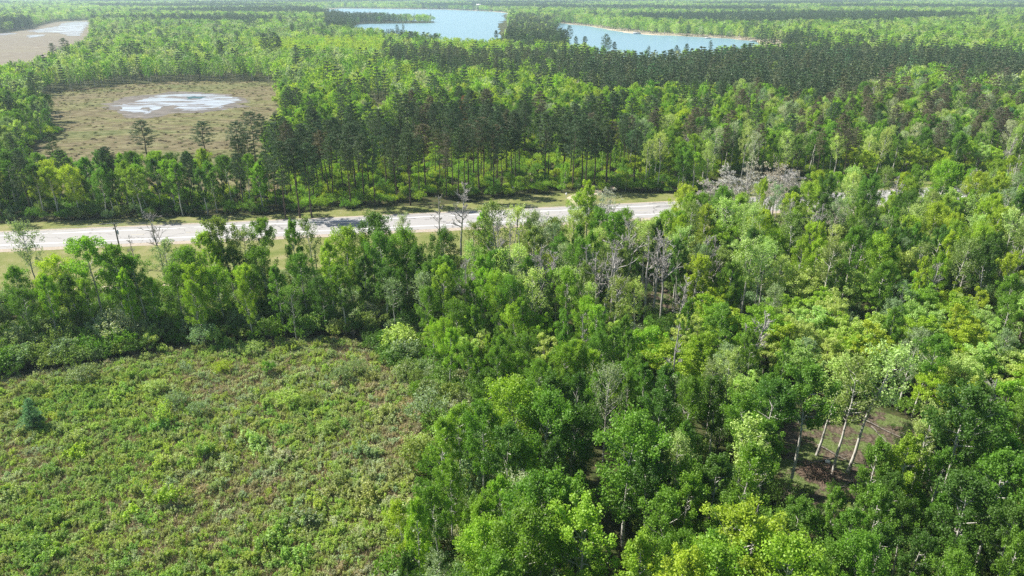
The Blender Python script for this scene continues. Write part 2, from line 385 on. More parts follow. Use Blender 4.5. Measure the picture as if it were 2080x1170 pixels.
PR['birch'] = [aspen(14, 2.4, .35, (.7, 0), 34, .17, 46, name='birch', lm='soft'), aspen(14, 2.0, .45, (-.5, .3), 28, .17, 46, name='birch', lm='soft'),
               aspen(14, 2.7, .3, (.2, .4), 36, .17, 40, name='birch', lm='soft', sparse=.8), aspen(14, 2.2, .5, (.9, -.2), 26, .18, 44, name='birch', lm='soft')]
PR['maple'] = [maple(), maple(9, 3.6, 85), maple(10, 2.8, 65), maple(8.5, 3.0, 70, .2)]
PR['budding'] = [maple(11, 3.0, 90, .17, 26, name='budding', lm='bud', bark='dead_wood'), maple(12, 2.5, 80, .17, 30, name='budding', lm='bud', bark='dead_wood')]
PR['pine'] = [pine(20, 2.5, .58), pine(20, 2.2, .6, lvl=9), pine(20, 2.9, .45), pine(20, 2.5, .64, lvl=8), pine(20, 2.1, .5, full=.75)]
PR['spruce'] = [pine(15, 2.2, .08, name='spruce', pointed=True, lvl=16, per=40)]
PR['dead'] = [dead(), dead(13, spread=1.25, fork=.5), dead(13, spread=.8, dense=.7, lean=(.8, 0)), dead(13, spread=.9, dense=1.3, fork=.45, lean=(-.6, .3))]
PR['shrub'] = [shrub(), shrub(1.5, 1.6, 40), shrub(1.0, 2.2, 30), shrub(1.4, 2.4, 44, 40, .1)]
PR['farbroad'] = [aspen(13, 2.6, .2, (0, 0), 26, .62, 11, name='far_aspen', lod=True), aspen(13, 3.2, .15, (0, 0), 28, .62, 12, name='far_aspen', lod=True),
                  aspen(13, 2.2, .25, (0, 0), 24, .6, 11, name='far_aspen', lod=True), maple(11, 3.3, 32, .62, 13, name='far_maple')]
PR['farpine'] = [pine(17, 2.4, .25, name='far_pine', lod=True, per=20, leaf=.5, lvl=9), pine(17, 2.1, .25, name='far_pine', lod=True, per=20, leaf=.5, lvl=10, pointed=True),
                 pine(17, 2.9, .3, name='far_pine', lod=True, per=20, leaf=.5, lvl=8)]
NAT = {'aspen': 14, 'birch': 14, 'maple': 9.5, 'budding': 11.5, 'pine': 20, 'spruce': 15, 'dead': 13, 'shrub': 2.0, 'brush': 1.3, 'farbroad': 13, 'farpine': 17}
OBJN = {'aspen': ('aspen_tree', 'trunk', 'crown'), 'birch': ('birch_tree', 'trunk', 'crown'), 'maple': ('maple_tree', 'trunk', 'crown'), 'budding': ('budding_tree', 'trunk', 'crown'),
        'pine': ('pine_tree', 'trunk', 'crown'), 'spruce': ('spruce_tree', 'trunk', 'crown'), 'dead': ('bare_tree', 'trunk', 'branches'), 'shrub': ('willow_shrub', 'stems', 'foliage'), 'brush': ('bog_birch_shrub', 'stems', 'foliage'),
        'farbroad': ('broadleaf_tree', 'trunk', 'crown'), 'farpine': ('conifer_tree', 'trunk', 'crown')}
CATN = {'aspen': 'aspen', 'birch': 'birch', 'maple': 'maple', 'budding': 'budding tree', 'pine': 'pine', 'spruce': 'spruce', 'dead': 'bare tree', 'shrub': 'shrub', 'brush': 'shrub', 'farbroad': 'broadleaf tree', 'farpine': 'conifer'}
TINT = {
 'deep green': (.090, .200, .018), 'mid green': (.155, .315, .024), 'lime green': (.275, .460, .032), 'yellow green': (.370, .510, .035),
 'pale grey-green': (.40, .48, .28), 'olive green': (.23, .33, .070), 'light green': (.42, .56, .15), 'blue-green': (.11, .23, .09),
 'dark green': (.070, .125, .046), 'olive pine': (.12, .155, .065), 'brownish': (.145, .14, .075), 'beige': (.50, .475, .41), 'bare grey': (.4, .38, .35), 'grey-green': (.27, .38, .17), 'tamarack green': (.10, .27, .09), 'rust brown': (.30, .14, .07)}
SPROTO = {}        # first placed object of each prototype: the stuff objects take their shapes from these
TREES = []         # every individual: dict

def put(kind, x, y, h, tint, zone, var=None, rz=None, note=None, lean=0, wide=1.0, label=None):
    var = int(rng.integers(len(PR[kind]))) if var is None else var
    s = h/NAT[kind]; on, tn, cn = OBJN[kind]
    r = bpy.data.objects.new(on, None); COL.objects.link(r); r.empty_display_size = .5
    r.location = (x, y, 0); r.rotation_euler = (0, lean, rng.uniform(0, 6.28) if rz is None else rz); r.scale = (s*wide, s*wide, s)
    if lean: r.rotation_euler = (0, lean, 0)
    tm, cm = PR[kind][var]
    a = link(tn, tm, r); b = link(cn, cm, r)
    tv = np.array(TINT[tint])*rng.uniform(.88, 1.14)*np.array([rng.uniform(.9, 1.12), 1, rng.uniform(.85, 1.15)])
    for o in (a, b): o['tint'] = [float(q) for q in tv]
    if (kind, var) not in SPROTO: SPROTO[(kind, var)] = (a, b)
    TREES.append(dict(o=r, kind=kind, x=x, y=y, h=h, tint=tint, zone=zone, note=note, label=label))
    return r

# ------------------------------------------------------------------ ground, road, water
def gp(L, z=0): return [G(a, b, z) for a, b in L]
def gsheet():
    me = bpy.data.meshes.new('ground'); n = 60
    xs = np.sign(np.linspace(-1, 1, n))*np.abs(np.linspace(-1, 1, n))**2.2*14000
    ys = -2000+(np.linspace(0, 1, n)**2.0)*18000
    X, Y = np.meshgrid(xs, ys); V = np.stack([X.ravel(), Y.ravel(), np.zeros(n*n)], 1)
    Fc = [(i*n+j, i*n+j+1, (i+1)*n+j+1, (i+1)*n+j) for i in range(n-1) for j in range(n-1)]
    me.from_pydata(V.tolist(), [], Fc); me.materials.append(M['ground'])
    o = link('ground', me); o['kind'] = 'structure'
gsheet()
def road_y(x): return 168.6+.168*x+.00012*x*x
RA = math.atan(.168)
def strip(name, o0, o1, z, mat, x0=-400, x1=400, step=5, dash=None, kind='structure', parent=None):
    mb = MB(); xs = np.arange(x0, x1+.1, step)
    for i in range(len(xs)-1):
        if dash and (i % dash[1]) >= dash[0]: continue
        a, b = xs[i], xs[i+1]
        mb.add([(a, road_y(a)+o0, z), (b, road_y(b)+o0, z), (b, road_y(b)+o1, z), (a, road_y(a)+o1, z)], [[0, 1, 2, 3]])
    o = link(name, mb.mesh(name, [mat]), parent)
    if kind: o['kind'] = kind
    return o
VERGE = [(-400, road_y(-400)-32)]+[(x, road_y(x)-33) for x in range(-380, -20, 20)]+[(-10, 138), (10, 142), (60, 160), (400, road_y(400)-12), (400, road_y(400)+12)]+[(x, road_y(x)+17+3*math.sin(x*.09)) for x in range(60, -30, -10)]+[(-40, road_y(-40)+14), (-60, road_y(-60)+12), (-400, road_y(-400)+11.5)]
sheet('grass_verge', VERGE, .004, M['verge'], 6, .5)
strip('gravel_shoulder', -8.6, 7.2, .012, M['gravel'])
strip('highway', -6.5, 6.3, .020, M['asphalt'])
strip('road_marking', -3.90, -3.60, .026, M['paint']); strip('road_marking', 3.50, 3.80, .026, M['paint'])
strip('road_marking', -.22, -.10, .026, M['yellow_paint'], step=3, dash=(1, 4))
sheet('dirt_path', [G(p, q) for p, q in ((60, 592), (240, 580), (400, 573), (560, 572), (560, 576), (400, 578), (240, 586), (60, 599))], .012, M['sand'], 3, .15)
FIELD_PX = [(-400, 800), (-60, 772), (60, 765), (200, 738), (380, 708), (520, 695), (700, 688), (760, 705), (800, 745), (850, 800), (880, 870), (850, 950), (865, 1040), (800, 1180), (780, 1400), (-500, 1400)]
FIELD = gp(FIELD_PX); sheet('brush_field_ground', [p*1 for p in FIELD], .008, M['field'], 3, .5)
BOG_PX = [(60, 205), (105, 188), (200, 176), (345, 165), (540, 165), (566, 176), (572, 200), (552, 240), (530, 290), (600, 392), (300, 398), (60, 395), (60, 300), (130, 265), (100, 235)]
BOG = gp(BOG_PX); sheet('bog_meadow', BOG, .03, M['bog'], 8, 1.2)
POOLM = gp([(205, 214), (245, 203), (300, 192), (350, 187), (400, 187), (450, 190), (500, 197), (512, 203), (490, 213), (460, 224), (420, 228), (380, 229), (340, 232), (300, 240), (262, 238), (232, 226)])
sheet('pool_mud', POOLM, .05, M['mud'], 3.5, 2.2)
POOL = gp([(226, 216), (262, 210), (285, 203), (308, 196), (350, 191), (395, 190), (440, 192), (470, 197), (492, 202), (470, 210), (455, 213), (448, 218), (456, 224), (440, 219), (420, 222), (395, 224), (370, 222), (355, 217), (335, 215), (315, 223), (300, 231), (293, 227), (310, 218), (298, 219), (288, 224), (290, 232), (270, 230), (248, 222)])
sheet('bog_pool', POOL, .07, M['pool'], 2.5, 1.5)
MARSH = gp([(-300, 72), (0, 68), (60, 59), (110, 44), (190, 41), (184, 62), (178, 78), (150, 98), (110, 130), (60, 148), (0, 158), (-300, 180)])
sheet('open_pool', gp([(380, 197), (396, 195.5), (418, 197), (412, 200.5), (392, 200), (382, 203)]), .09, M['deep_pool'], 2, .4)
sheet('marsh_meadow', MARSH, .10, M['marsh'], 15, 3)
sheet('marsh_water', gp([(52, 63), (80, 60), (118, 53), (128, 48), (150, 44), (180, 44), (177, 52), (172, 57), (166, 66), (160, 73), (134, 73), (130, 68), (110, 66), (80, 66)]), .2, M['pool'], 8, 2)
sheet('marsh_water', gp([(-60, 69), (20, 67), (36, 68), (10, 72), (-60, 74)]), .2, M['pool'], 8, 2)
sheet('marsh_water', gp([(56, 73), (80, 70), (92, 71), (80, 75), (60, 77)]), .2, M['pool'], 8, 2)
LAKE = gp([(672, 19), (690, 17.5), (760, 18), (900, 19.5), (1000, 24), (1032, 27), (1022, 33), (1030, 40), (1012, 50), (1018, 60), (1012, 80), (990, 92), (900, 86), (830, 80), (740, 72), (690, 58), (730, 49), (800, 48), (860, 47.5), (884, 46), (872, 43), (800, 42), (700, 38), (640, 33), (650, 24)])
sheet('lake_water', LAKE, .3, M['lake'], 25, 3)
LAKE2 = gp([(1140, 47), (1160, 50), (1200, 54), (1240, 62), (1270, 67), (1300, 70), (1400, 75), (1480, 79), (1530, 84), (1540, 90), (1500, 118), (1400, 134), (1300, 140), (1200, 127), (1150, 104), (1120, 70)])
sheet('beach_sand', gp([(1130, 45), (1200, 49), (1270, 58), (1330, 65), (1420, 70), (1500, 74), (1600, 81), (1690, 86), (1680, 92), (1600, 96), (1400, 90), (1200, 70)]), .15, M['sand'], 15, 2)
sheet('lake_inlet', LAKE2, .3, M['lake'], 18, 2.5)
sheet('beach_sand', gp([(670, 16.5), (900, 18.3), (1000, 22.5), (1040, 26), (1040, 30), (1000, 27), (900, 22), (670, 20)]), .15, M['sand'], 25, 3)
CLEAR_PX = [(1590, 850), (1640, 815), (1730, 810), (1800, 835), (1880, 870), (1890, 910), (1850, 930), (1800, 960), (1770, 1010), (1740, 1060), (1620, 1050), (1570, 960)]
sheet('forest_clearing', gp(CLEAR_PX), .004, M['clearing'], 2, .4)
sheet('forest_clearing', gp([(1318, 540), (1352, 535), (1366, 570), (1362, 620), (1340, 650), (1318, 630)]), .004, M['clearing'], 2, .4)
sheet('forest_clearing', gp([(1880, 800), (2080, 780), (2140, 900), (1990, 900), (1930, 860)]), .006, M['clearing'], 2, .4)
sheet('forest_clearing', gp([(1925, 1030), (1990, 1020), (2010, 1090), (1950, 1110)]), .006, M['clearing'], 2, .4)
sheet('sandy_trail', gp([(745, 215), (762, 212), (778, 226), (800, 245), (792, 250), (770, 236)]), .02, M['sand'], 4, .4)
sheet('sandy_trail', gp([(1030, 372), (1080, 352), (1130, 368), (1250, 380), (1250, 386), (1120, 378), (1070, 366), (1040, 380)]), .02, M['sand'], 3, .3)
sheet('gravel_driveway', gp([(1160, 418), (1185, 418), (1200, 398), (1230, 388), (1228, 382), (1180, 388), (1150, 402)]), .016, M['sand'], 2, .15)
sheet('gravel_driveway', gp([(1240, 520), (1300, 480), (1330, 470), (1345, 480), (1310, 505), (1270, 540)]), .016, M['sand'], 2, .2)

# ------------------------------------------------------------------ where trees may not hide what the photo shows (photo pixels of the crown)
OPEN = [
 [(1222, 1085), (1290, 1085), (1290, 1200), (1222, 1200)],
 [(1450, 352), (1480, 337), (1635, 328), (1640, 366), (1540, 362), (1455, 376)],
 [(-200, 470), (560, 440), (800, 426), (960, 421), (960, 462), (900, 480), (860, 482), (780, 470), (640, 486), (540, 490), (420, 480), (300, 510), (200, 512), (90, 530), (-200, 540)],
 [(1062, 418), (1160, 412), (1160, 428), (1062, 432)],
 [(1270, 405), (1360, 400), (1355, 428), (1275, 436)],
 [(800, 392), (860, 385), (1150, 382), (1370, 388), (1370, 410), (800, 432), (560, 446), (560, 440)],
 [(110, 195), (200, 176), (345, 163), (560, 164), (562, 210), (535, 240), (500, 262), (430, 282), (380, 296), (300, 300), (215, 288), (150, 278), (130, 262), (112, 240)],
 [(-100, 66), (60, 58), (112, 42), (185, 40), (178, 66), (165, 80), (130, 92), (85, 108), (40, 122), (-100, 130)],
 [(690, 16), (1033, 24), (1030, 50), (1015, 75), (960, 76), (880, 66), (800, 58), (740, 55), (700, 52), (735, 49), (880, 48), (886, 46), (886, 29), (800, 26), (735, 23), (690, 21)],
 [(1150, 48), (1300, 66), (1480, 76), (1540, 86), (1450, 92), (1330, 101), (1290, 102), (1250, 96), (1190, 88), (1160, 84)],
 [(1150, 44), (1300, 60), (1420, 68), (1590, 80), (1640, 86), (1480, 84), (1300, 72), (1150, 54)],
 [(1612, 900), (1650, 870), (1760, 850), (1820, 880), (1760, 900), (1730, 945), (1715, 975), (1660, 985), (1615, 965)],
 [(1325, 545), (1355, 540), (1350, 590), (1330, 620)],
 [(752, 186), (775, 188), (790, 206), (785, 212), (760, 200)],
 [(1060, 292), (1112, 305), (1110, 312), (1060, 300)],
 [(1205, 860), (1240, 880), (1240, 1060), (1200, 1040), (1180, 940)],
]
def blocked(x, y, h, rad=1.5, fr=(1.0, .8, .6, .4)):
    x = np.asarray(x, float); y = np.asarray(y, float); h = np.asarray(h, float)
    b = np.zeros(x.shape, bool)
    for q in fr:
        for dx in (-rad, 0, rad):
            a, c = proj(x+dx, y, h*q)
            for P in OPEN: b |= inpoly(a, c, P)
    return b
W2 = lambda P: [(p[0], p[1]) for p in P]
TRANS = gp([(690, 600), (760, 640), (800, 700), (880, 760), (930, 830), (950, 900), (930, 1000), (930, 1080), (870, 1230), (700, 1300), (600, 700)])
NOGROW = [W2(TRANS), W2(BOG), W2(MARSH), W2(LAKE), W2(LAKE2), W2(FIELD), W2(gp(CLEAR_PX)), W2(VERGE)]
def nogrow(x, y):
    b = np.zeros(np.shape(x), bool)
    for P in NOGROW: b |= inpoly(x, y, P)
    b |= (np.abs(y-road_y(x)-1) < 10.5) & (np.abs(x) < 1200)
    return b
PLACED = []
def byhand(lst, zone):
    for t in lst:
        px, py, h, kind, tint = t[:5]; kw = t[5] if len(t) > 5 else {}
        kw = dict(kw); ky = kw.pop('py', None)
        P = G(px, py, h*.99)
        put(kind, P[0], P[1], h, tint, zone, **kw); PLACED.append((P[0], P[1], 2.4 if kind != 'shrub' else 1.2))

# ------------------------------------------------------------------ trees placed one by one
byhand([
 (45, 452, 17, 'birch', 'grey-green', dict(var=3, lean=-.05, wide=.8)), (110, 520, 13, 'aspen', 'yellow green'), (170, 481, 16, 'aspen', 'lime green', dict(var=6, wide=1.15)),
 (215, 500, 15, 'aspen', 'mid green', dict(var=3)), (15, 545, 12, 'aspen', 'mid green'), (75, 560, 11, 'aspen', 'yellow green'), (270, 525, 13, 'aspen', 'mid green', dict(var=6)),
 (328, 492, 14, 'birch', 'grey-green', dict(var=1)), (300, 565, 10, 'aspen', 'lime green'), (378, 505, 14, 'aspen', 'mid green'), (418, 470, 15, 'aspen', 'lime green', dict(var=1)),
 (452, 443, 17, 'aspen', 'olive green', dict(var=6, wide=.9)), (487, 470, 14, 'birch', 'grey-green'), (520, 446, 16, 'aspen', 'mid green', dict(wide=.85)), (440, 545, 11, 'aspen', 'lime green'), (500, 540, 11, 'aspen', 'yellow green'),
 (560, 540, 12, 'aspen', 'mid green'), (590, 449, 16, 'aspen', 'mid green', dict(var=5, wide=.8)), (626, 444, 16, 'birch', 'olive green', dict(var=1, wide=.8)), (612, 520, 12, 'aspen', 'mid green'), (662, 492, 14, 'aspen', 'yellow green'),
 (702, 468, 15, 'aspen', 'lime green', dict(wide=1.1)), (745, 437, 16, 'aspen', 'deep green', dict(var=2, wide=1.1)), (780, 478, 15, 'aspen', 'mid green'), (820, 465, 15, 'aspen', 'mid green', dict(var=4)), (848, 505, 13, 'aspen', 'deep green'),
 (888, 467, 14, 'aspen', 'deep green', dict(var=2)), (740, 520, 12, 'aspen', 'deep green'), (910, 520, 12, 'aspen', 'mid green'), (815, 440, 14, 'birch', 'pale grey-green', dict(wide=.6)), (960, 455, 13, 'birch', 'olive green'),
 (350, 540, 12, 'aspen', 'mid green'), (250, 560, 10, 'aspen', 'mid green'), (140, 560, 11, 'aspen', 'deep green'), (40, 590, 10, 'aspen', 'deep green'), (690, 540, 12, 'aspen', 'mid green'), (650, 560, 10, 'aspen', 'deep green'), (530, 500, 13, 'aspen', 'mid green'), (465, 500, 12, 'aspen', 'deep green'), (405, 545, 10, 'aspen', 'mid green'), (780, 545, 11, 'aspen', 'deep green')
], 'treeline')
byhand([(308, 437, 13, 'dead', 'bare grey', dict(var=1)), (262, 478, 7, 'dead', 'bare grey', dict(var=0)), (931, 374, 17, 'dead', 'bare grey', dict(var=3)), (893, 398, 14, 'dead', 'bare grey', dict(var=2, lean=-.07)),
        (1100, 500, 15, 'dead', 'bare grey', dict(var=0)), (1232, 492, 17, 'dead', 'bare grey', dict(var=1, lean=.06)), (1340, 470, 16, 'dead', 'bare grey', dict(var=3, lean=.08)), (1322, 480, 15, 'dead', 'bare grey', dict(var=2)),
        (1375, 665, 14, 'dead', 'bare grey', dict(var=2, wide=.8)), (1540, 635, 12, 'dead', 'bare grey', dict(var=3, wide=1.25)), (1283, 455, 14, 'dead', 'bare grey', dict(var=1)), (2066, 330, 15, 'dead', 'bare grey'), (1832, 362, 13, 'dead', 'bare grey'),
        (1190, 640, 11, 'dead', 'bare grey', dict(var=2, wide=.7)), (1200, 500, 14, 'dead', 'bare grey', dict(var=2)), (1745, 450, 14, 'dead', 'bare grey', dict(var=2, lean=.2)), (2025, 770, 12, 'dead', 'bare grey', dict(var=0)), (1060, 470, 15, 'dead', 'bare grey', dict(var=2, wide=.7)), (1085, 520, 13, 'dead', 'bare grey', dict(var=1)), (1115, 515, 13, 'dead', 'bare grey', dict(var=3)), (1250, 500, 15, 'dead', 'bare grey', dict(var=0)), (1215, 520, 14, 'dead', 'bare grey', dict(var=3)), (1355, 490, 15, 'dead', 'bare grey', dict(var=1)), (1035, 450, 15, 'dead', 'bare grey', dict(var=0, wide=.7)), (1650, 440, 13, 'dead', 'bare grey', dict(var=1)), (1520, 660, 10, 'dead', 'bare grey', dict(var=0)), (1980, 350, 14, 'dead', 'bare grey', dict(var=1)), (1520, 345, 14, 'dead', 'bare grey', dict(var=3)), (1600, 345, 14, 'dead', 'bare grey', dict(var=0)), (1010, 460, 15, 'dead', 'bare grey', dict(var=1, wide=.6))], 'bare')
byhand([(1480, 335, 13, 'budding', 'beige'), (1530, 325, 14, 'budding', 'beige'), (1585, 325, 14, 'budding', 'beige'), (1445, 358, 12, 'budding', 'beige'), (1620, 350, 12, 'budding', 'beige'), (1600, 372, 12, 'budding', 'beige'), (1240, 372, 14, 'budding', 'beige', dict(wide=.7)),
        (1215, 385, 14, 'budding', 'pale grey-green', dict(wide=.8)), (1710, 395, 12, 'budding', 'beige', dict(wide=.8)), (1555, 350, 12, 'budding', 'beige'), (1100, 440, 14, 'budding', 'pale grey-green'), (1440, 488, 8, 'birch', 'pale grey-green', dict(wide=.8)), (1635, 385, 10, 'budding', 'beige'), (1505, 352, 12, 'budding', 'beige'), (1460, 372, 11, 'budding', 'beige'), (1605, 340, 13, 'budding', 'beige'), (1570, 360, 12, 'budding', 'beige'), (1490, 375, 11, 'budding', 'beige'), (1545, 372, 11, 'birch', 'grey-green'), (1510, 392, 10, 'aspen', 'lime green'), (1700, 410, 11, 'budding', 'beige'), (1430, 400, 11, 'budding', 'pale grey-green')], 'budding')
byhand([(1195, 370, 16, 'aspen', 'yellow green', dict(var=5)), (1175, 392, 13, 'aspen', 'lime green'), (1385, 378, 14, 'aspen', 'yellow green', dict(var=2)), (1410, 395, 13, 'aspen', 'lime green'), (1350, 425, 13, 'aspen', 'lime green'), (1270, 425, 13, 'aspen', 'mid green'), (1245, 432, 14, 'aspen', 'mid green'),
        (1010, 408, 17, 'birch', 'olive green', dict(var=0, wide=1.1)), (1045, 420, 15, 'birch', 'light green'), (985, 425, 15, 'aspen', 'lime green', dict(wide=.9)), (1080, 432, 14, 'birch', 'grey-green'), (1130, 440, 13, 'aspen', 'olive green'), (1165, 432, 13, 'birch', 'light green'), (1320, 445, 13, 'birch', 'olive green')], 'roadcorner')
byhand([(1100, 968, 14, 'aspen', 'mid green', dict(var=4, wide=1.1)), (1130, 965, 14, 'aspen', 'mid green', dict(var=0)), (1060, 962, 11, 'birch', 'pale grey-green', dict(var=2)), (1185, 1025, 14, 'aspen', 'lime green', dict(var=0, wide=1.1)), (1040, 1040, 14, 'aspen', 'mid green', dict(var=2)),
        (985, 1060, 12, 'aspen', 'lime green'), (1300, 1092, 14, 'aspen', 'lime green', dict(var=5)), (1520, 1035, 15, 'aspen', 'yellow green', dict(var=0, wide=1.1)), (1630, 1082, 15, 'aspen', 'lime green', dict(var=2)), (1395, 1115, 14, 'aspen', 'yellow green'), (1450, 1130, 14, 'aspen', 'lime green'),
        (1285, 845, 16, 'aspen', 'mid green', dict(var=4, wide=1.1)), (1340, 890, 13, 'aspen', 'deep green'), (1110, 800, 15, 'aspen', 'mid green', dict(var=4)), (1045, 775, 15, 'aspen', 'lime green', dict(var=4, wide=1.05)), (1165, 830, 13, 'aspen', 'deep green'), (930, 830, 11, 'aspen', 'lime green', dict(var=3)), (890, 850, 10, 'aspen', 'lime green'),
        (1975, 790, 17, 'aspen', 'deep green', dict(var=6, lean=.05)), (1780, 700, 17, 'birch', 'light green', dict(var=3, lean=.09)), (1740, 735, 15, 'birch', 'olive green', dict(var=1, lean=.08)), (1650, 745, 16, 'aspen', 'mid green', dict(var=6, lean=.06)), (1560, 775, 14, 'aspen', 'deep green', dict(var=6)),
        (1700, 720, 14, 'birch', 'light green', dict(var=0)), (1850, 885, 13, 'aspen', 'lime green', dict(var=5)), (1790, 895, 12, 'aspen', 'mid green', dict(var=5)), (1990, 970, 14, 'aspen', 'deep green'), (2060, 935, 15, 'aspen', 'mid green'), (815, 1020, 8, 'aspen', 'yellow green', dict(wide=.9)), (945, 960, 8, 'aspen', 'olive green', dict(lean=-.25)), (1840, 860, 7, 'birch', 'olive green')], 'nearwood')
byhand([(283, 246, 14, 'pine', 'dark green', dict(var=2, wide=1.6)), (408, 246, 14, 'pine', 'dark green', dict(var=2, wide=1.5)), (475, 248, 14, 'pine', 'dark green', dict(var=2, wide=1.4)), (505, 228, 16, 'pine', 'dark green', dict(var=2, wide=1.3)), (530, 232, 16, 'pine', 'dark green', dict(var=2)), (210, 300, 15, 'pine', 'dark green'), (95, 268, 16, 'pine', 'dark green'), (560, 250, 17, 'pine', 'dark green', dict(var=2)),
        (65, 148, 20, 'pine', 'dark green', dict(var=3, lean=-.03)), (575, 160, 15, 'pine', 'grey-green'), (130, 78, 22, 'pine', 'dark green', dict(var=2)), (105, 88, 18, 'pine', 'dark green'), (280, 88, 19, 'pine', 'dark green'), (445, 82, 20, 'pine', 'dark green'), (450, 98, 17, 'pine', 'dark green'), (532, 68, 22, 'pine', 'dark green', dict(var=2)), (552, 66, 23, 'pine', 'dark green', dict(var=2, wide=1.2)), (565, 74, 20, 'pine', 'dark green'), (540, 78, 20, 'pine', 'dark green', dict(var=2)),
        (900, 120, 20, 'pine', 'dark green', dict(var=2)), (1157, 52, 22, 'pine', 'dark green', dict(var=2)), (1150, 60, 20, 'pine', 'dark green'), (1140, 66, 20, 'pine', 'dark green'), (1170, 74, 16, 'pine', 'dark green'), (1188, 74, 16, 'pine', 'dark green'), (1230, 69, 19, 'pine', 'dark green', dict(var=2, wide=1.2)), (1237, 76, 17, 'pine', 'dark green'), (1248, 85, 13, 'pine', 'dark green'), (1318, 93, 13, 'pine', 'dark green'), (1376, 92, 14, 'pine', 'dark green'), (1395, 89, 14, 'pine', 'dark green'), (1445, 82, 15, 'pine', 'dark green'),
        (1008, 62, 16, 'pine', 'dark green'), (806, 50, 15, 'pine', 'dark green'), (818, 48, 15, 'pine', 'dark green'), (1327, 195, 18, 'pine', 'dark green', dict(var=2, wide=1.3)), (945, 195, 17, 'pine', 'rust brown', dict(var=4)), (580, 245, 18, 'pine', 'dark green', dict(var=2))], 'lonepine')
byhand([(1610, 245, 15, 'spruce', 'dark green', dict(wide=.7)), (46, 812, 4.6, 'spruce', 'tamarack green', dict(wide=1.9))], 'spruce')
byhand([(430, 668, 3.4, 'shrub', 'light green', dict(var=2, wide=.8)), (355, 795, 2.6, 'shrub', 'grey-green'), (580, 792, 2.6, 'shrub', 'light green', dict(var=0)), (620, 800, 2.2, 'shrub', 'olive green'), (70, 845, 2.2, 'shrub', 'blue-green'), (230, 642, 5.0, 'shrub', 'pale grey-green', dict(var=3)), (690, 745, 2.6, 'shrub', 'grey-green'),
        (400, 815, 2.3, 'shrub', 'grey-green'), (310, 770, 2.3, 'shrub', 'light green', dict(var=1)), (160, 738, 3.2, 'shrub', 'grey-green', dict(var=1)), (510, 690, 2.6, 'shrub', 'light green', dict(var=1)), (720, 730, 2.7, 'shrub', 'grey-green', dict(var=3)), (450, 730, 2.2, 'shrub', 'yellow green'), (545, 735, 2.3, 'shrub', 'mid green'), (820, 690, 4.2, 'shrub', 'grey-green', dict(var=0)), (660, 855, 2.0, 'shrub', 'light green'), (120, 690, 4.0, 'shrub', 'grey-green', dict(var=2)), (30, 672, 4.2, 'shrub', 'grey-green', dict(var=3)), (810, 660, 5, 'shrub', 'light green')], 'fieldshrub')

byhand([(150, 905, 1.9, 'brush', 'yellow green', dict(var=0, wide=1.3)), (520, 880, 1.9, 'brush', 'light green', dict(var=1, wide=1.3)), (330, 1010, 2.0, 'brush', 'yellow green', dict(var=2, wide=1.4)), (610, 1040, 2.0, 'brush', 'grey-green', dict(var=3, wide=1.3)), (740, 900, 1.9, 'brush', 'grey-green', dict(var=4, wide=1.4)), (90, 1090, 1.8, 'brush', 'lime green', dict(var=5, wide=1.3))], 'fieldshrub')
byhand([(560, 289, 19, 'pine', 'dark green', dict(var=2)), (590, 284, 19.5, 'pine', 'dark green', dict(var=0)), (616, 292, 18.5, 'pine', 'dark green', dict(var=2))], 'roadpines')
for i_, q_ in enumerate(np.arange(694, 880, 5.5)):
    P = G(q_, 45.5+rng.uniform(-1, .8)); kq = 'farbroad' if (q_ < 735 and rng.random() < .6) else 'farpine'
    put(kq, P[0], P[1], rng.uniform(9, 15) if kq == 'farpine' else rng.uniform(8, 11), 'dark green' if kq == 'farpine' else 'mid green', 'peninsula')
    PLACED.append((P[0], P[1], 4))
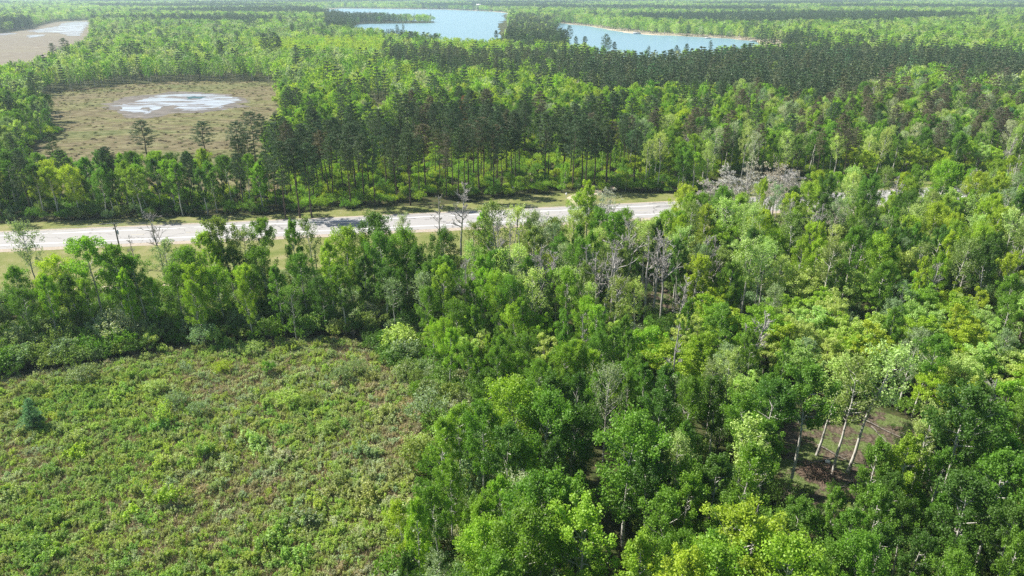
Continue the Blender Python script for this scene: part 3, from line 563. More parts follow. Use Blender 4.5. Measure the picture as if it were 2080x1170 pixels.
# ------------------------------------------------------------------ forest zones by crown position (first match wins)
Z = [
 ('pinestand', [(590, 262), (720, 250), (790, 232), (850, 222), (960, 220), (1060, 228), (1180, 232), (1270, 225), (1290, 300), (1270, 385), (1130, 400), (850, 400), (600, 440), (575, 330)], 6.0, [(.82, 'pine', (16, 21), ['dark green']*5+['brownish', 'olive pine']), (.22, 'aspen', (5, 9), ['yellow green', 'lime green'])]),
 ('roadpines', [(420, 255), (600, 240), (600, 330), (560, 330), (430, 300)], 4.6, [(.55, 'pine', (14, 18), ['dark green']), (.45, 'aspen', (9, 13), ['lime green', 'mid green'])]),
 ('roadaspens', [(-300, 270), (110, 270), (200, 280), (560, 290), (620, 450), (-300, 520)], 3.9, [(.86, 'aspen', (10, 14), ['mid green', 'lime green', 'mid green', 'deep green', 'yellow green']), (.06, 'pine', (13, 16), ['dark green']), (.08, 'birch', (9, 13), ['mid green', 'light green'])]),
 ('pinebelt', [(775, 86), (860, 90), (1000, 97), (1050, 100), (1150, 97), (1180, 125), (1100, 135), (1000, 130), (900, 122), (780, 104)], 4.6, [(.72, 'farpine', (11, 18), ['dark green', 'olive pine']), (.28, 'farbroad', (10, 13), ['light green', 'lime green', 'mid green'])]),
 ('plantation', [(775, 86), (860, 90), (1000, 97), (1050, 100), (1150, 97), (1170, 103), (1250, 106), (1500, 96), (1600, 92), (2200, 104), (2200, 165), (1980, 150), (1890, 128), (1800, 145), (1690, 190), (1600, 178), (1420, 158), (1230, 166), (1100, 135), (1000, 130), (900, 125), (780, 108)], 4.3, [(.94, 'farpine', (11, 19), ['dark green', 'dark green', 'dark green', 'olive pine', 'dark green', 'blue-green']), (.06, 'farbroad', (10, 13), ['mid green', 'light green'])]),
 ('headland', [(1015, 45), (1060, 25), (1130, 30), (1150, 60), (1050, 70)], 7, [(.6, 'farpine', (10, 17), ['dark green', 'olive pine']), (.4, 'farbroad', (9, 13), ['mid green', 'light green', 'grey-green'])]),
 ('peninsula', [(660, 20), (740, 24), (885, 34), (885, 48), (660, 52)], 6, [(.75, 'farpine', (13, 18), ['dark green']), (.25, 'farbroad', (9, 12), ['mid green'])]),
 ('yellowstrip', [(500, 74), (640, 68), (780, 64), (780, 78), (770, 98), (520, 98)], 4.3, [(1, 'farbroad', (10, 12), ['yellow green', 'yellow green', 'lime green'])]),
 ('yellowstrip', [(900, 72), (1025, 74), (1020, 92), (900, 86)], 4.3, [(1, 'farbroad', (10, 12), ['yellow green', 'lime green'])]),
 ('leftmid', [(-300, 130), (110, 60), (200, 35), (760, 45), (780, 105), (560, 165), (-300, 170)], 4.9, [(.93, 'farbroad', (10, 15), ['light green', 'pale grey-green', 'mid green', 'grey-green', 'lime green', 'light green', 'mid green']), (.07, 'farpine', (14, 18), ['dark green'])]),
 ('bogside', [(-300, 165), (112, 165), (112, 280), (-300, 300)], 4.9, [(.85, 'aspen', (8, 13), ['light green', 'mid green', 'grey-green']), (.15, 'pine', (12, 16), ['dark green'])]),
 ('limeband', [(560, 130), (720, 95), (1100, 130), (1450, 160), (1500, 230), (1280, 240), (1060, 200), (700, 215), (560, 260)], 4.6, [(.45, 'aspen', (10, 14), ['lime green', 'mid green', 'lime green', 'yellow green']), (.42, 'maple', (9, 12), ['light green', 'yellow green', 'lime green']), (.06, 'pine', (15, 18), ['dark green']), (.07, 'birch', (10, 13), ['pale grey-green'])]),
 ('hillside', [(1270, 160), (1700, 160), (1900, 125), (2300, 140), (2300, 300), (1640, 330), (1360, 400), (1260, 400)], 4.6, [(.44, 'aspen', (11, 15), ['mid green', 'lime green', 'mid green', 'blue-green']), (.2, 'birch', (12, 16), ['pale grey-green', 'light green', 'grey-green']), (.2, 'maple', (8, 11), ['lime green', 'yellow green', 'light green']), (.14, 'pine', (14, 18), ['brownish', 'brownish', 'dark green']), (.02, 'dead', (11, 14), ['bare grey'])]),
 ('maples', [(1300, 640), (1420, 560), (1500, 540), (1640, 560), (2300, 540), (2300, 800), (1990, 800), (1900, 830), (1740, 760), (1560, 745), (1420, 760), (1310, 740)], 3.9, [(.80, 'maple', (7.5, 10.5), ['light green', 'lime green', 'light green', 'yellow green', 'light green']), (.14, 'aspen', (10, 13), ['mid green']), (.06, 'birch', (9, 12), ['grey-green'])]),
 ('upperwood', [(1260, 300), (1500, 280), (2400, 260), (2400, 560), (1640, 560), (1500, 560), (1380, 640), (1260, 600)], 4.1, [(.48, 'aspen', (11, 15), ['mid green', 'lime green', 'yellow green', 'deep green', 'mid green']), (.22, 'birch', (11, 15), ['olive green', 'light green', 'grey-green']), (.25, 'maple', (8, 11), ['lime green', 'light green', 'olive green']), (.03, 'dead', (11, 14), ['bare grey'])]),
 ('middlewood', [(900, 400), (1290, 400), (1300, 620), (1200, 600), (960, 600), (860, 560)], 4.0, [(.4, 'aspen', (11, 14), ['lime green', 'mid green', 'olive green']), (.35, 'birch', (11, 15), ['olive green', 'light green', 'grey-green']), (.2, 'maple', (7, 10), ['light green', 'lime green']), (.05, 'dead', (11, 14), ['bare grey'])]),
 ('limesaplings', [(780, 590), (960, 590), (1310, 600), (1310, 760), (1210, 800), (940, 790), (850, 740), (760, 660)], 3.5, [(.84, 'aspen', (8, 11), ['mid green', 'lime green', 'mid green', 'lime green', 'deep green']), (.16, 'maple', (6, 9), ['light green', 'lime green'])]),
 ('lowerwood', [(880, 760), (1300, 740), (1560, 745), (1760, 770), (1900, 830), (2300, 800), (2300, 1500), (930, 1500), (880, 950)], 3.5, [(.84, 'aspen', (9.5, 14), ['mid green', 'mid green', 'deep green', 'mid green', 'lime green']), (.08, 'birch', (11, 14), ['grey-green', 'light green']), (.08, 'maple', (6, 9), ['deep green', 'mid green'])]),
]
treeline_zone = [(-60, 118), (-130, 118), (-200, 116), (-200, 96), (-90, 97), (-30, 101), (-10, 108), (0, 122), (-22, 124)]
def scatter():
    out = []
    y = 36.0
    while y < 3300:
        s = 3.3 if y < 130 else (3.9+.0040*y)
        hw = y*.80+30
        xs = np.arange(-hw, hw, s)
        x = xs+rng.uniform(-.42, .42, len(xs))*s+(s/2)*((int(y*7)) % 2); yy = np.full(len(xs), y)+rng.uniform(-.42, .42, len(xs))*s
        out.append(np.stack([x, yy, np.full(len(xs), s)], 1)); y += s
    return np.concatenate(out)
S = scatter(); S = S[~nogrow(S[:, 0], S[:, 1])]
X, Y, SS = S[:, 0], S[:, 1], S[:, 2]
px, py = proj(X, Y, np.where(Y > 160, 13.0, 10.0))
zi = np.full(len(X), -1)
tl = inpoly(X, Y, treeline_zone)
for k, z in enumerate(Z):
    mm = (zi < 0) & inpoly(px, py, z[1]); zi[mm] = k
zi[tl] = -2
zi[(zi == -1) & (Y < 320)] = [i for i, z in enumerate(Z) if z[0] == 'lowerwood'][0] if False else -3
H_ = np.zeros(len(X)); kind = np.empty(len(X), object); tint = np.empty(len(X), object); keep = np.zeros(len(X), bool)
val = rng.random(len(X)); val2 = rng.random(len(X))
# slow patches so that neighbouring trees tend to share a kind and colour
patch = (np.sin(X*.031+1.3*np.sin(Y*.017))+np.sin(Y*.027+1.7*np.sin(X*.019)))*.25+.5
patch = np.clip(.55*patch+.45*val, 0, .9999); patch2 = (np.sin(X*.11+Y*.05)+np.sin(Y*.13-X*.04))*.25+.5; patch2 = np.clip(.5*patch2+.5*val2, 0, .9999)
far_p = (np.sin(X*.0063+2*np.sin(Y*.0031))+np.sin(Y*.0095+X*.0017+1.5*np.sin(X*.004)))*.25+.5
for i in range(len(X)):
    k = zi[i]
    if k >= 0:
        name, _, sp, mix = Z[k]
        if rng.random() > min(1, (SS[i]/sp)**2): continue
    elif k == -2:
        mix = [(.8, 'aspen', (9, 13), ['mid green', 'lime green', 'lime green', 'deep green']), (.2, 'birch', (9, 12), ['grey-green', 'mid green'])]
        if rng.random() > .38: continue
    elif k == -3:
        if px[i] > 700 or px[i] < -300: mix = [(.8, 'aspen', (10, 14), ['mid green', 'deep green', 'lime green']), (.2, 'birch', (9, 12), ['grey-green'])]
        else: continue
        if 40 < Y[i] < 100 and X[i] < -12: continue
    else:
        pineP = .9 if far_p[i] > .66 else (.06 if far_p[i] < .55 else .25)
        mix = [(pineP*.9, 'farpine', (14, 19), ['dark green']), (1-pineP*.9, 'farbroad', (10, 15), ['light green', 'mid green', 'lime green', 'light green', 'pale grey-green'])]
    u = val[i] if k != -1 else rng.random(); acc = 0
    if k >= 0 and Z[k][0] in ('pinestand', 'roadpines', 'roadaspens', 'plantation', 'pinebelt'): u = rng.random()
    if k == 0 and 213 < Y[i]-.1*X[i] < 236 and -60 < X[i] < 45: u = .9 if rng.random() < .75 else u
    for (wgt, kd, hr, tn) in mix:
        acc += wgt
        if u <= acc or (wgt, kd, hr, tn) == mix[-1]: break
    if Y[i] > 330 and kd in ('aspen', 'birch', 'maple'): kd = 'farbroad'
    if Y[i] > 330 and kd == 'pine': kd = 'farpine'
    if Y[i] > 330 and kd in ('dead',): continue
    if kd == 'farbroad' and Y[i] < 300: kd = 'aspen'
    if kd == 'farpine' and Y[i] < 300: kd = 'pine'
    kind[i] = kd; tint[i] = tn[int(patch2[i]*len(tn))]; H_[i] = rng.uniform(*hr); keep[i] = True
PL = np.array(PLACED)
near = np.zeros(len(X), bool)
for a, b, r in PLACED: near |= (X-a)**2+(Y-b)**2 < r*r
keep &= ~near
keep &= ~blocked(X, Y, H_)
X, Y, H_, kind, tint, zi, SS = X[keep], Y[keep], H_[keep], kind[keep], tint[keep], zi[keep], SS[keep]
px, py = proj(X, Y, H_*.8); pxt, pyt = proj(X, Y, H_)
infr = (px > 4) & (px < 2076) & (pyt < 1150) & (pyt > 2)
ZN = {-2: 'treeline', -3: 'lowerwood', -1: 'far'}
LIMIT = {'aspen': 300, 'birch': 220, 'maple': 230, 'pine': 300, 'dead': 40, 'farbroad': 0, 'farpine': 0}
LIMIT['aspen'] -= sum(t['kind'] == 'aspen' for t in TREES); LIMIT['pine'] -= sum(t['kind'] == 'pine' for t in TREES)
rest = {}
for kd in sorted(set(kind)):
    ids = np.where(kind == kd)[0]; sz = H_[ids]/Y[ids]*infr[ids]; ids = ids[np.argsort(-sz)]
    take = [i for i in ids[:LIMIT[kd]] if infr[i]]; st = set(take)
    for i in take:
        put(kd, X[i], Y[i], H_[i], tint[i], ZN.get(zi[i]) or Z[zi[i]][0], wide=rng.uniform(.68, .98) if kd == 'aspen' else rng.uniform(.75, 1.1))
    rest[kd] = [i for i in ids if i not in st]
print('individuals', len(TREES), {k: len(v) for k, v in rest.items()}, 'in frame rest', {k: int(infr[v].sum()) for k, v in rest.items() if len(v)})

# ------------------------------------------------------------------ uncountable masses: instanced shapes on points
def stuff(name, kd, P, sc_, tn, label, cat=None, flat=False):
    """one object: every point carries a copy of one of the placed trees of that kind"""
    n = len(P)
    me = bpy.data.meshes.new(name); me.vertices.add(n); me.vertices.foreach_set('co', np.asarray(P, np.float32).ravel())
    vars_ = [v for v in range(len(PR[kd])) if (kd, v) in SPROTO]
    def A(nm, tp, data, field='value'):
        a = me.attributes.new(nm, tp, 'POINT'); a.data.foreach_set(field, data)
    A('vi', 'INT', rng.integers(0, len(vars_), n).astype(np.int32)); A('rz', 'FLOAT', rng.uniform(0, 6.28, n).astype(np.float32))
    A('sv', 'FLOAT_VECTOR', np.asarray(sc_, np.float32).ravel(), 'vector')
    A('tint', 'FLOAT_COLOR', np.concatenate([np.asarray(tn), np.ones((n, 1))], 1).astype(np.float32).ravel(), 'color')
    o = link(name, me); o['kind'] = 'stuff'; o['label'] = label
    if cat: o['category'] = cat
    ng = bpy.data.node_groups.new(name, 'GeometryNodeTree')
    ng.interface.new_socket('Geometry', in_out='INPUT', socket_type='NodeSocketGeometry'); ng.interface.new_socket('Geometry', in_out='OUTPUT', socket_type='NodeSocketGeometry')
    gi = ng.nodes.new('NodeGroupInput'); go = ng.nodes.new('NodeGroupOutput')
    J = ng.nodes.new('GeometryNodeJoinGeometry')
    for v in vars_:
        j2 = ng.nodes.new('GeometryNodeJoinGeometry')
        for ob in SPROTO[(kd, v)]:
            oi = ng.nodes.new('GeometryNodeObjectInfo'); oi.inputs['Object'].default_value = ob; oi.inputs['As Instance'].default_value = True; oi.transform_space = 'ORIGINAL'
            ng.links.new(oi.outputs['Geometry'], j2.inputs[0])
        g2 = ng.nodes.new('GeometryNodeGeometryToInstance'); ng.links.new(j2.outputs[0], g2.inputs[0]); ng.links.new(g2.outputs[0], J.inputs[0])
    ip = ng.nodes.new('GeometryNodeInstanceOnPoints'); ng.links.new(gi.outputs[0], ip.inputs['Points']); ng.links.new(J.outputs[0], ip.inputs['Instance'])
    ip.inputs['Pick Instance'].default_value = True
    def NA(nm, tp):
        q = ng.nodes.new('GeometryNodeInputNamedAttribute'); q.data_type = tp; q.inputs[0].default_value = nm; return q.outputs[0]
    ng.links.new(NA('vi', 'INT'), ip.inputs['Instance Index'])
    cx = ng.nodes.new('ShaderNodeCombineXYZ'); ng.links.new(NA('rz', 'FLOAT'), cx.inputs[2])
    er = ng.nodes.new('FunctionNodeEulerToRotation'); ng.links.new(cx.outputs[0], er.inputs[0]); ng.links.new(er.outputs[0], ip.inputs['Rotation'])
    ng.links.new(NA('sv', 'FLOAT_VECTOR'), ip.inputs['Scale']); ng.links.new(ip.outputs[0], go.inputs[0])
    o.modifiers.new('scatter', 'NODES').node_group = ng
    return o
def tints(names):
    t = np.array([TINT[a] for a in names]); return t*rng.uniform(.85, 1.16, (len(t), 1))*np.stack([rng.uniform(.88, 1.12, len(t)), np.ones(len(t)), rng.uniform(.85, 1.15, len(t))], 1)
# shapes for the far woods are taken from trees that stand on the headland and by the marsh
for v in range(4): put('farbroad', *G(620+v*40, 110+v*3, 0)[:2], 12, ['lime green', 'light green', 'mid green', 'light green'][v], 'leftmid', var=v)
for v in range(3): put('farpine', *G(1060+v*26, 108, 0)[:2], 19, 'dark green', 'headland', var=v)
SL = {'aspen': ('aspen_woods', 'aspens filling the woods behind and between the single trees'), 'birch': ('birch_woods', 'pale fine-leaved birches scattered through the woods'), 'maple': ('maple_woods', 'light green round maples massed in the farther woods'),
      'pine': ('pine_woods', 'dark pines massed in the farther part of the stand'), 'dead': ('bare_woods', 'bare grey trees scattered through the woods'), 'farbroad': ('broadleaf_forest', 'far broadleaf forest of mixed greens round the lake'), 'farpine': ('conifer_forest', 'far dark conifer forest and plantation before the lake')}
for kd, ids in rest.items():
    if not ids: continue
    ids = np.array(ids); s = H_[ids]/NAT[kd]; wd = np.where(Y[ids] > 420, np.clip(SS[ids]/5.6, 1, 2.1), 1)*rng.uniform(.85, 1.2, len(ids))
    stuff(SL[kd][0], kd, np.stack([X[ids], Y[ids], np.zeros(len(ids))], 1), np.stack([s*wd, s*wd, s], 1), tints(tint[ids]), SL[kd][1])

# understorey in the woods
def ingrid(x0, x1, y0, y1, s):
    a, b = np.meshgrid(np.arange(x0, x1, s), np.arange(y0, y1, s)); a = a.ravel()+rng.uniform(-.5, .5, a.size)*s; b = b.ravel()+rng.uniform(-.5, .5, b.size)*s
    return a, b
a, b = ingrid(-220, 220, 32, 290, 2.6); ng_ = nogrow(a, b); ng_ &= ~(inpoly(a, b, W2(TRANS)) & ~inpoly(a, b, W2(FIELD))); ng_ &= ~(inpoly(a, b, W2(gp(CLEAR_PX))) & (rng.random(len(a)) < .85)); m = ~ng_ & (np.abs(a) < b*.85+25)
a, b = a[m], b[m]; s = rng.uniform(.7, 1.7, len(a)); s = np.where((b < 112) & (a < -8), s*1.25, s); s = np.where(inpoly(a, b, W2(gp(CLEAR_PX))), s*.45, s)
far_side = b > 175
nm = np.where(far_side, rng.choice(['lime green', 'yellow green', 'mid green'], len(a)), rng.choice(['mid green', 'deep green', 'olive green', 'deep green', 'grey-green'], len(a)))
m = ~blocked(a, b, s*2, 1, (1.0,)); a, b, s, nm = a[m], b[m], s[m], nm[m]
stuff('undergrowth', 'shrub', np.stack([a, b, 0*a], 1), np.stack([s, s, s], 1), tints(nm), 'leafy green undergrowth filling the floor of the woods')
# brush that covers the field
a, b = ingrid(-110, 5, 34, 106, .8); m = inpoly(a, b, W2(FIELD)) & (np.abs(a) < b*.9+20); a, b = a[m], b[m]
pn = (np.sin(a*.21+1.3*np.sin(b*.17))+np.sin(b*.26+1.1*np.sin(a*.13)))*.25+.5
edge = np.clip((a+60)/60, 0, 1)*.5+np.clip((b-60)/45, 0, 1)*.35
m = rng.random(len(a)) > .10+.22*edge*(pn > .5); a, b, pn, edge = a[m], b[m], pn[m], edge[m]
q = rng.random(len(a))*.55+.42*(1-edge)+.4*(pn-.5)-.16*np.clip((a+34)/20, 0, 1)
nm = np.select([q > .74, q > .56, q > .36, q > .2], ['field green', 'field lime', 'field olive', 'field grey'], 'field brown')
TINT.update({'tussock olive': (.19, .22, .07), 'tussock brown': (.17, .13, .08), 'tussock straw': (.30, .27, .15), 'field green': (.27, .43, .085), 'field lime': (.38, .51, .085), 'field olive': (.37, .45, .15), 'field grey': (.44, .52, .28), 'field brown': (.42, .40, .24)})
s = rng.uniform(.45, 1.05, len(a))*(.8+.5*pn); big = rng.random(len(a)) < .04; s = np.where(big, s*1.6, s*.92); wz = s*rng.uniform(.6, .95, len(a))
stuff('brush', 'brush', np.stack([a, b, 0*a], 1), np.stack([s, s, wz], 1), tints(nm), 'knee-high green and olive bog brush covering the open field')
# low tussocks over the bog, thicker towards its edge
a, b = ingrid(-330, -60, 180, 480, 3.0); m = inpoly(a, b, W2(BOG)) & ~inpoly(a, b, W2(POOLM)); a, b = a[m], b[m]
cxy = np.array(W2(BOG)).mean(0); er = np.hypot((a-cxy[0])/95, (b-cxy[1])/120); m = rng.random(len(a)) < .35+.6*np.clip(er-.55, 0, 1); a, b, er = a[m], b[m], er[m]
s = rng.uniform(.35, .9, len(a))*(1+.9*np.clip(er-.8, 0, 1))
stuff('bog_tussocks', 'brush', np.stack([a, b, 0*a], 1), np.stack([s*1.5, s*1.1, s*.5], 1), tints(rng.choice(['tussock olive', 'tussock brown', 'tussock straw'], len(a))), 'low olive and brown tussocks dotted over the bog meadow')
# straw-coloured sedge between the brush: blades in one mesh
def blades(name, poly, n, h, mat, label, zone_y=None):
    P = np.array(W2(poly)); x = rng.uniform(max(P[:, 0].min(), -100), P[:, 0].max(), n); y = rng.uniform(max(35, P[:, 1].min()), P[:, 1].max(), n)
    m = inpoly(x, y, W2(poly)) & (np.abs(x) < y*.85+15); x, y = x[m], y[m]; n = len(x)
    hh = h*rng.uniform(.5, 1.3, n); a = rng.uniform(0, 6.28, n); wd = .05*rng.uniform(.6, 1.4, n); lx, ly = rng.normal(0, .3, n)*hh, rng.normal(0, .3, n)*hh
    V = np.stack([np.stack([x-wd*np.cos(a), y-wd*np.sin(a), 0*x], 1), np.stack([x+wd*np.cos(a), y+wd*np.sin(a), 0*x], 1), np.stack([x+lx, y+ly, hh], 1)], 1).reshape(-1, 3)
    mb = MB(); mb.add(V, np.arange(3*n).reshape(-1, 3)); o = link(name, mb.mesh(name, [mat])); o['kind'] = 'stuff'; o['label'] = label; return o
M['straw'] = rough_mat('dry_sedge', lambda nt: ramp(nt, noise(nt, .8, 4, .6, objco(nt)), [(.35, (.36, .29, .16)), (.55, (.56, .48, .30)), (.7, (.36, .40, .12))]), 1, .1)
blades('sedge', FIELD, 220000, .55, M['straw'], 'dry straw-coloured sedge showing between the field brush')

# edge shrubs as single things
ZS = []
cand = []
for _ in range(1400):
    u = rng.random()
    if u < .55: qx = rng.uniform(-10, 760); qy = np.interp(qx, [0, 200, 380, 520, 700, 760], [748, 722, 695, 680, 672, 690])-rng.uniform(-6, 62)
    else: qy = rng.uniform(700, 1160); qx = np.interp(qy, [700, 800, 870, 950, 1040, 1180], [790, 870, 895, 872, 885, 850])+rng.uniform(-30, 90)
    P = G(qx, qy); cand.append((P[0], P[1], qx))
acc = []
for x, y, qx in cand:
    if all((x-a[0])**2+(y-a[1])**2 > 1.9**2 for a in acc) and all((x-a[0])**2+(y-a[1])**2 > 1.3**2 for a in PLACED): acc.append((x, y, qx))
for x, y, qx in acc[:230]:
    h = rng.uniform(1.8, 3.6) if y > 85 else rng.uniform(1.6, 4.6)
    put('shrub', x, y, h, str(rng.choice(['grey-green', 'olive green', 'grey-green', 'light green', 'pale grey-green', 'mid green'])), 'fieldedge' if y > 85 else 'woodedge', wide=rng.uniform(.8, 1.1))

# ------------------------------------------------------------------ power line
def thing(name, loc, label, cat, group=None, rz=0):
    o = bpy.data.objects.new(name, None); COL.objects.link(o); o.location = loc; o.rotation_euler = (0, 0, rz); return tag(o, label, cat, group)
poles = [(-75.8, 128.4), (1.1, 140.7), (78, 153.5)]
PT = []
for i, (x, y) in enumerate(poles):
    if i < 2:
        t = thing('utility_pole', (x, y, 0), ['grey wooden utility pole beside the highway, standing clear above the roadside trees', 'utility pole whose pale top shows above the leafy trees by the road bend'][i], 'utility pole', 'utility poles along the highway', RA)
        mb = MB(); mb.tube([(0, 0, 0), (0, 0, 5), (0, 0, 11)], [.17, .15, .12], 8); link('pole', mb.mesh('pole', [M['pole_wood']]), t)
        mb = MB(); mb.box((0, 0, 10.3), (.12, 1.9, .13)); link('crossarm', mb.mesh('crossarm', [M['pole_wood']]), t)
        for yy in (-.85, .85, 0):
            mb = MB(); z = 10.37 if yy else 11.0; mb.tube([(0, yy, z), (0, yy, z+.1), (0, yy, z+.2)], [.05, .07, .03], 6); link('insulator', mb.mesh('insulator', [M['white']]), t)
        mb = MB(); mb.tube([(.3, 0, 8.9), (.3, 0, 9.0), (.3, 0, 9.7), (.3, 0, 9.75)], [.12, .16, .16, .1], 8); mb.box((.15, 0, 9.3), (.14, .06, .2)); link('transformer', mb.mesh('transformer', [M['grey_metal']]), t)
    PT.append((x, y))
for k, (yy, zz) in enumerate(((-.85, 10.57), (.85, 10.57), (0, 11.2))):
    mb = MB()
    pts = [(-75.8-78, 116.1)]+poles
    for i in range(len(pts)-1):
        A_, B_ = np.array([*pts[i], zz]), np.array([*pts[i+1], zz]); off = np.array([-math.sin(RA)*yy, math.cos(RA)*yy, 0])
        L = [A_+(B_-A_)*q+off+np.array([0, 0, -1.2*4*q*(1-q)]) for q in np.linspace(0, 1, 15)]
        mb.tube(L, [.025]*15, 4)
    tag(link('power_line', mb.mesh('power_line', [M['wire']])), ['power line wire on the highway side arm', 'power line wire on the field side arm', 'power line wire on top of the utility poles'][k].replace('highway', 'field' if k == 0 else 'highway').replace('field side arm', 'field side arm' if k == 0 else 'highway side arm'), 'power line', 'wires between the utility poles')
mb = MB(); P = G(639, 508, 4.4); mb.tube([(0, 0, 0), (0, 0, 4.4)], [.13, .11], 7)
t = thing('wooden_post', (P[0], P[1], 0), 'dark bare wooden post without wires standing among the roadside aspens', 'post'); link('post_shaft', mb.mesh('post_shaft', [M['pole_wood']]), t)
mb = MB(); mb.box((.1, 0, 4.1), (.4, .1, .1)); link('bracket', mb.mesh('bracket', [M['dark_metal']]), t)
# small things by the road
P = G(1150, 404); t = thing('mailbox', (P[0], P[1], 0), 'white mailbox on a grey post beside the gravel driveway across the highway', 'mailbox')
mb = MB(); mb.tube([(0, 0, 0), (0, 0, 1.15)], [.05, .05], 6); link('post', mb.mesh('post', [M['grey_metal']]), t)
mb = MB(); mb.box((0, 0, 1.3), (.35, .6, .3)); mb.tube([(0, -.3, 1.45), (0, .3, 1.45)], [.175, .175], 10); link('box', mb.mesh('box', [M['white']]), t)
P = G(1042, 391); t = thing('marker_sign', (P[0], P[1], 0), 'small white marker sign on a thin post at the shaded forest edge', 'sign')
mb = MB(); mb.tube([(0, 0, 0), (0, 0, 1.5)], [.03, .03], 5); link('post', mb.mesh('post', [M['grey_metal']]), t)
mb = MB(); mb.box((0, -.05, 1.35), (.45, .04, .45)); link('panel', mb.mesh('panel', [M['white']]), t)
P = G(724, 418); t = thing('blue_barrel', (P[0], P[1], 0), 'small blue barrel in the shade at the forest edge across the highway', 'barrel')
mb = MB(); mb.tube([(0, 0, 0), (0, 0, .1), (0, 0, .45), (0, 0, .8), (0, 0, .9)], [.26, .28, .31, .28, .26], 10); link('drum', mb.mesh('drum', [M['blue']]), t)
mb = MB(); mb.tube([(0, 0, .9), (0, 0, .95)], [.27, .25], 10); link('lid', mb.mesh('lid', [M['dark_metal']]), t)

# ------------------------------------------------------------------ lakeside buildings, docks, boats
def house(px_, py_, L, W, Hh, wall, roof, label, rz=0.0, roofh=2.2):
    P = G(px_, py_); t = thing('lake_house', (P[0], P[1], 0), label, 'house', None, rz)
    mb = MB(); mb.box((0, 0, Hh/2), (L, W, Hh)); mb.add([(-L/2, -W/2, Hh), (-L/2, W/2, Hh), (-L/2, 0, Hh+roofh)], [[0, 2, 1]]); mb.add([(L/2, -W/2, Hh), (L/2, W/2, Hh), (L/2, 0, Hh+roofh)], [[0, 1, 2]])
    link('wall', mb.mesh('wall', [wall]), t)
    mb = MB(); e = .6
    for sgn in (-1, 1):
        a0 = np.array([(-L/2-e, sgn*(W/2+e), Hh-.35), (L/2+e, sgn*(W/2+e), Hh-.35), (L/2+e, 0, Hh+roofh+.1), (-L/2-e, 0, Hh+roofh+.1)]); V = np.concatenate([a0, a0+np.array([0, 0, .2])])
        mb.add(V, [[0, 1, 2, 3], [4, 7, 6, 5], [0, 4, 5, 1], [1, 5, 6, 2], [2, 6, 7, 3], [3, 7, 4, 0]])
    link('roof', mb.mesh('roof', [roof]), t)
    for i in range(3):
        mb = MB(); mb.box((-L/3+i*L/3, -W/2-.03, Hh*.55), (1.6, .1, 1.4)); link('window', mb.mesh('window', [M['glass']]), t)
    mb = MB(); mb.box((L*.17, -W/2-.03, 1.05), (1, .1, 2.1)); link('door', mb.mesh('door', [M['dark_metal']]), t)
    return t
house(757, 42, 22, 14, 9, M['wall_brown'], M['roof'], 'long brown lake house with a dark roof above the peninsula trees', .2, 4)
house(972, 21.5, 12, 12, 12, M['white'], M['white'], 'white gabled house on the far shore of the big lake', .3, 5)
house(944, 20.5, 14, 10, 5, M['white'], M['white'], 'low white building on the far shore behind the lake', .1, 3)
house(1652, 89, 15, 9, 4, M['white'], M['white'], 'white roofed cabin at the end of the sandy inlet shore', .1, 2)
house(1930, 92, 14, 9, 4, M['wall_brown'], M['white'], 'pale roofed cabin hidden between dark pines beyond the plantation', .1, 2)
def dock(px_, py_, L, label, rz):
    P = G(px_, py_); t = thing('boat_dock', (P[0], P[1], .3), label, 'dock', None, rz)
    mb = MB(); mb.box((0, 0, .5), (1.6, L, .15)); link('deck', mb.mesh('deck', [M['pole_wood']]), t)
    for sx in (-.7, .7):
        for yy in (-L*.45, 0, L*.45):
            mb = MB(); mb.tube([(sx, yy, -.2), (sx, yy, .95)], [.08, .08], 6); link('pile', mb.mesh('pile', [M['grey_metal']]), t)
def pontoon(px_, py_, label, rz, s=1.0):
    P = G(px_, py_); t = thing('pontoon_boat', (P[0], P[1], .3), label, 'boat', None, rz); t.scale = (s, s, s)
    mb = MB(); mb.box((0, 0, .55), (7, 2.5, .15)); link('deck', mb.mesh('deck', [M['grey_metal']]), t)
    for sy in (-.85, .85):
        mb = MB(); mb.tube([(-3.5, sy, .25), (2.9, sy, .25), (3.6, sy, .45)], [.3, .3, .05], 8); link('float', mb.mesh('float', [M['grey_metal']]), t)
    mb = MB()
    for sy in (-1.22, 1.22): mb.box((0, sy, .95), (6.4, .05, .65))
    mb.box((3.2, 0, .95), (.05, 2.4, .65)); link('rail', mb.mesh('rail', [M['white']]), t)
    mb = MB(); mb.box((-1.3, 0, 2.6), (3, 2.4, .12)); link('canopy', mb.mesh('canopy', [M['dark_metal']]), t)
    for sx in (-2.6, 0):
        for sy in (-1.1, 1.1):
            mb = MB(); mb.tube([(sx, sy, .6), (sx, sy, 2.6)], [.04, .04], 5); link('post', mb.mesh('post', [M['grey_metal']]), t)
dock(1303, 68, 12, 'short dock beside the covered boat on the inlet shore', .5)
pontoon(1294, 69.5, 'dark covered pontoon boat moored at the sandy point of the inlet', .1, 1.5)
pontoon(1438, 79, 'small dark pontoon boat off the middle of the sandy shore', .0, 1.0)
dock(1505, 82, 11, 'wooden dock on the sandy shore near the end of the inlet', .2)
pontoon(1530, 85, 'pontoon boat close to the end of the inlet', .2, 1.1)
dock(1029, 32, 24, 'long dock at the corner of the big lake by the headland', 1.2)
pontoon(1030, 35, 'pontoon boat by the headland at the corner of the big lake', 1.2, 2.0)
dock(1175, 50, 20, 'pale dock at the narrow end of the inlet behind the headland', 1.4)

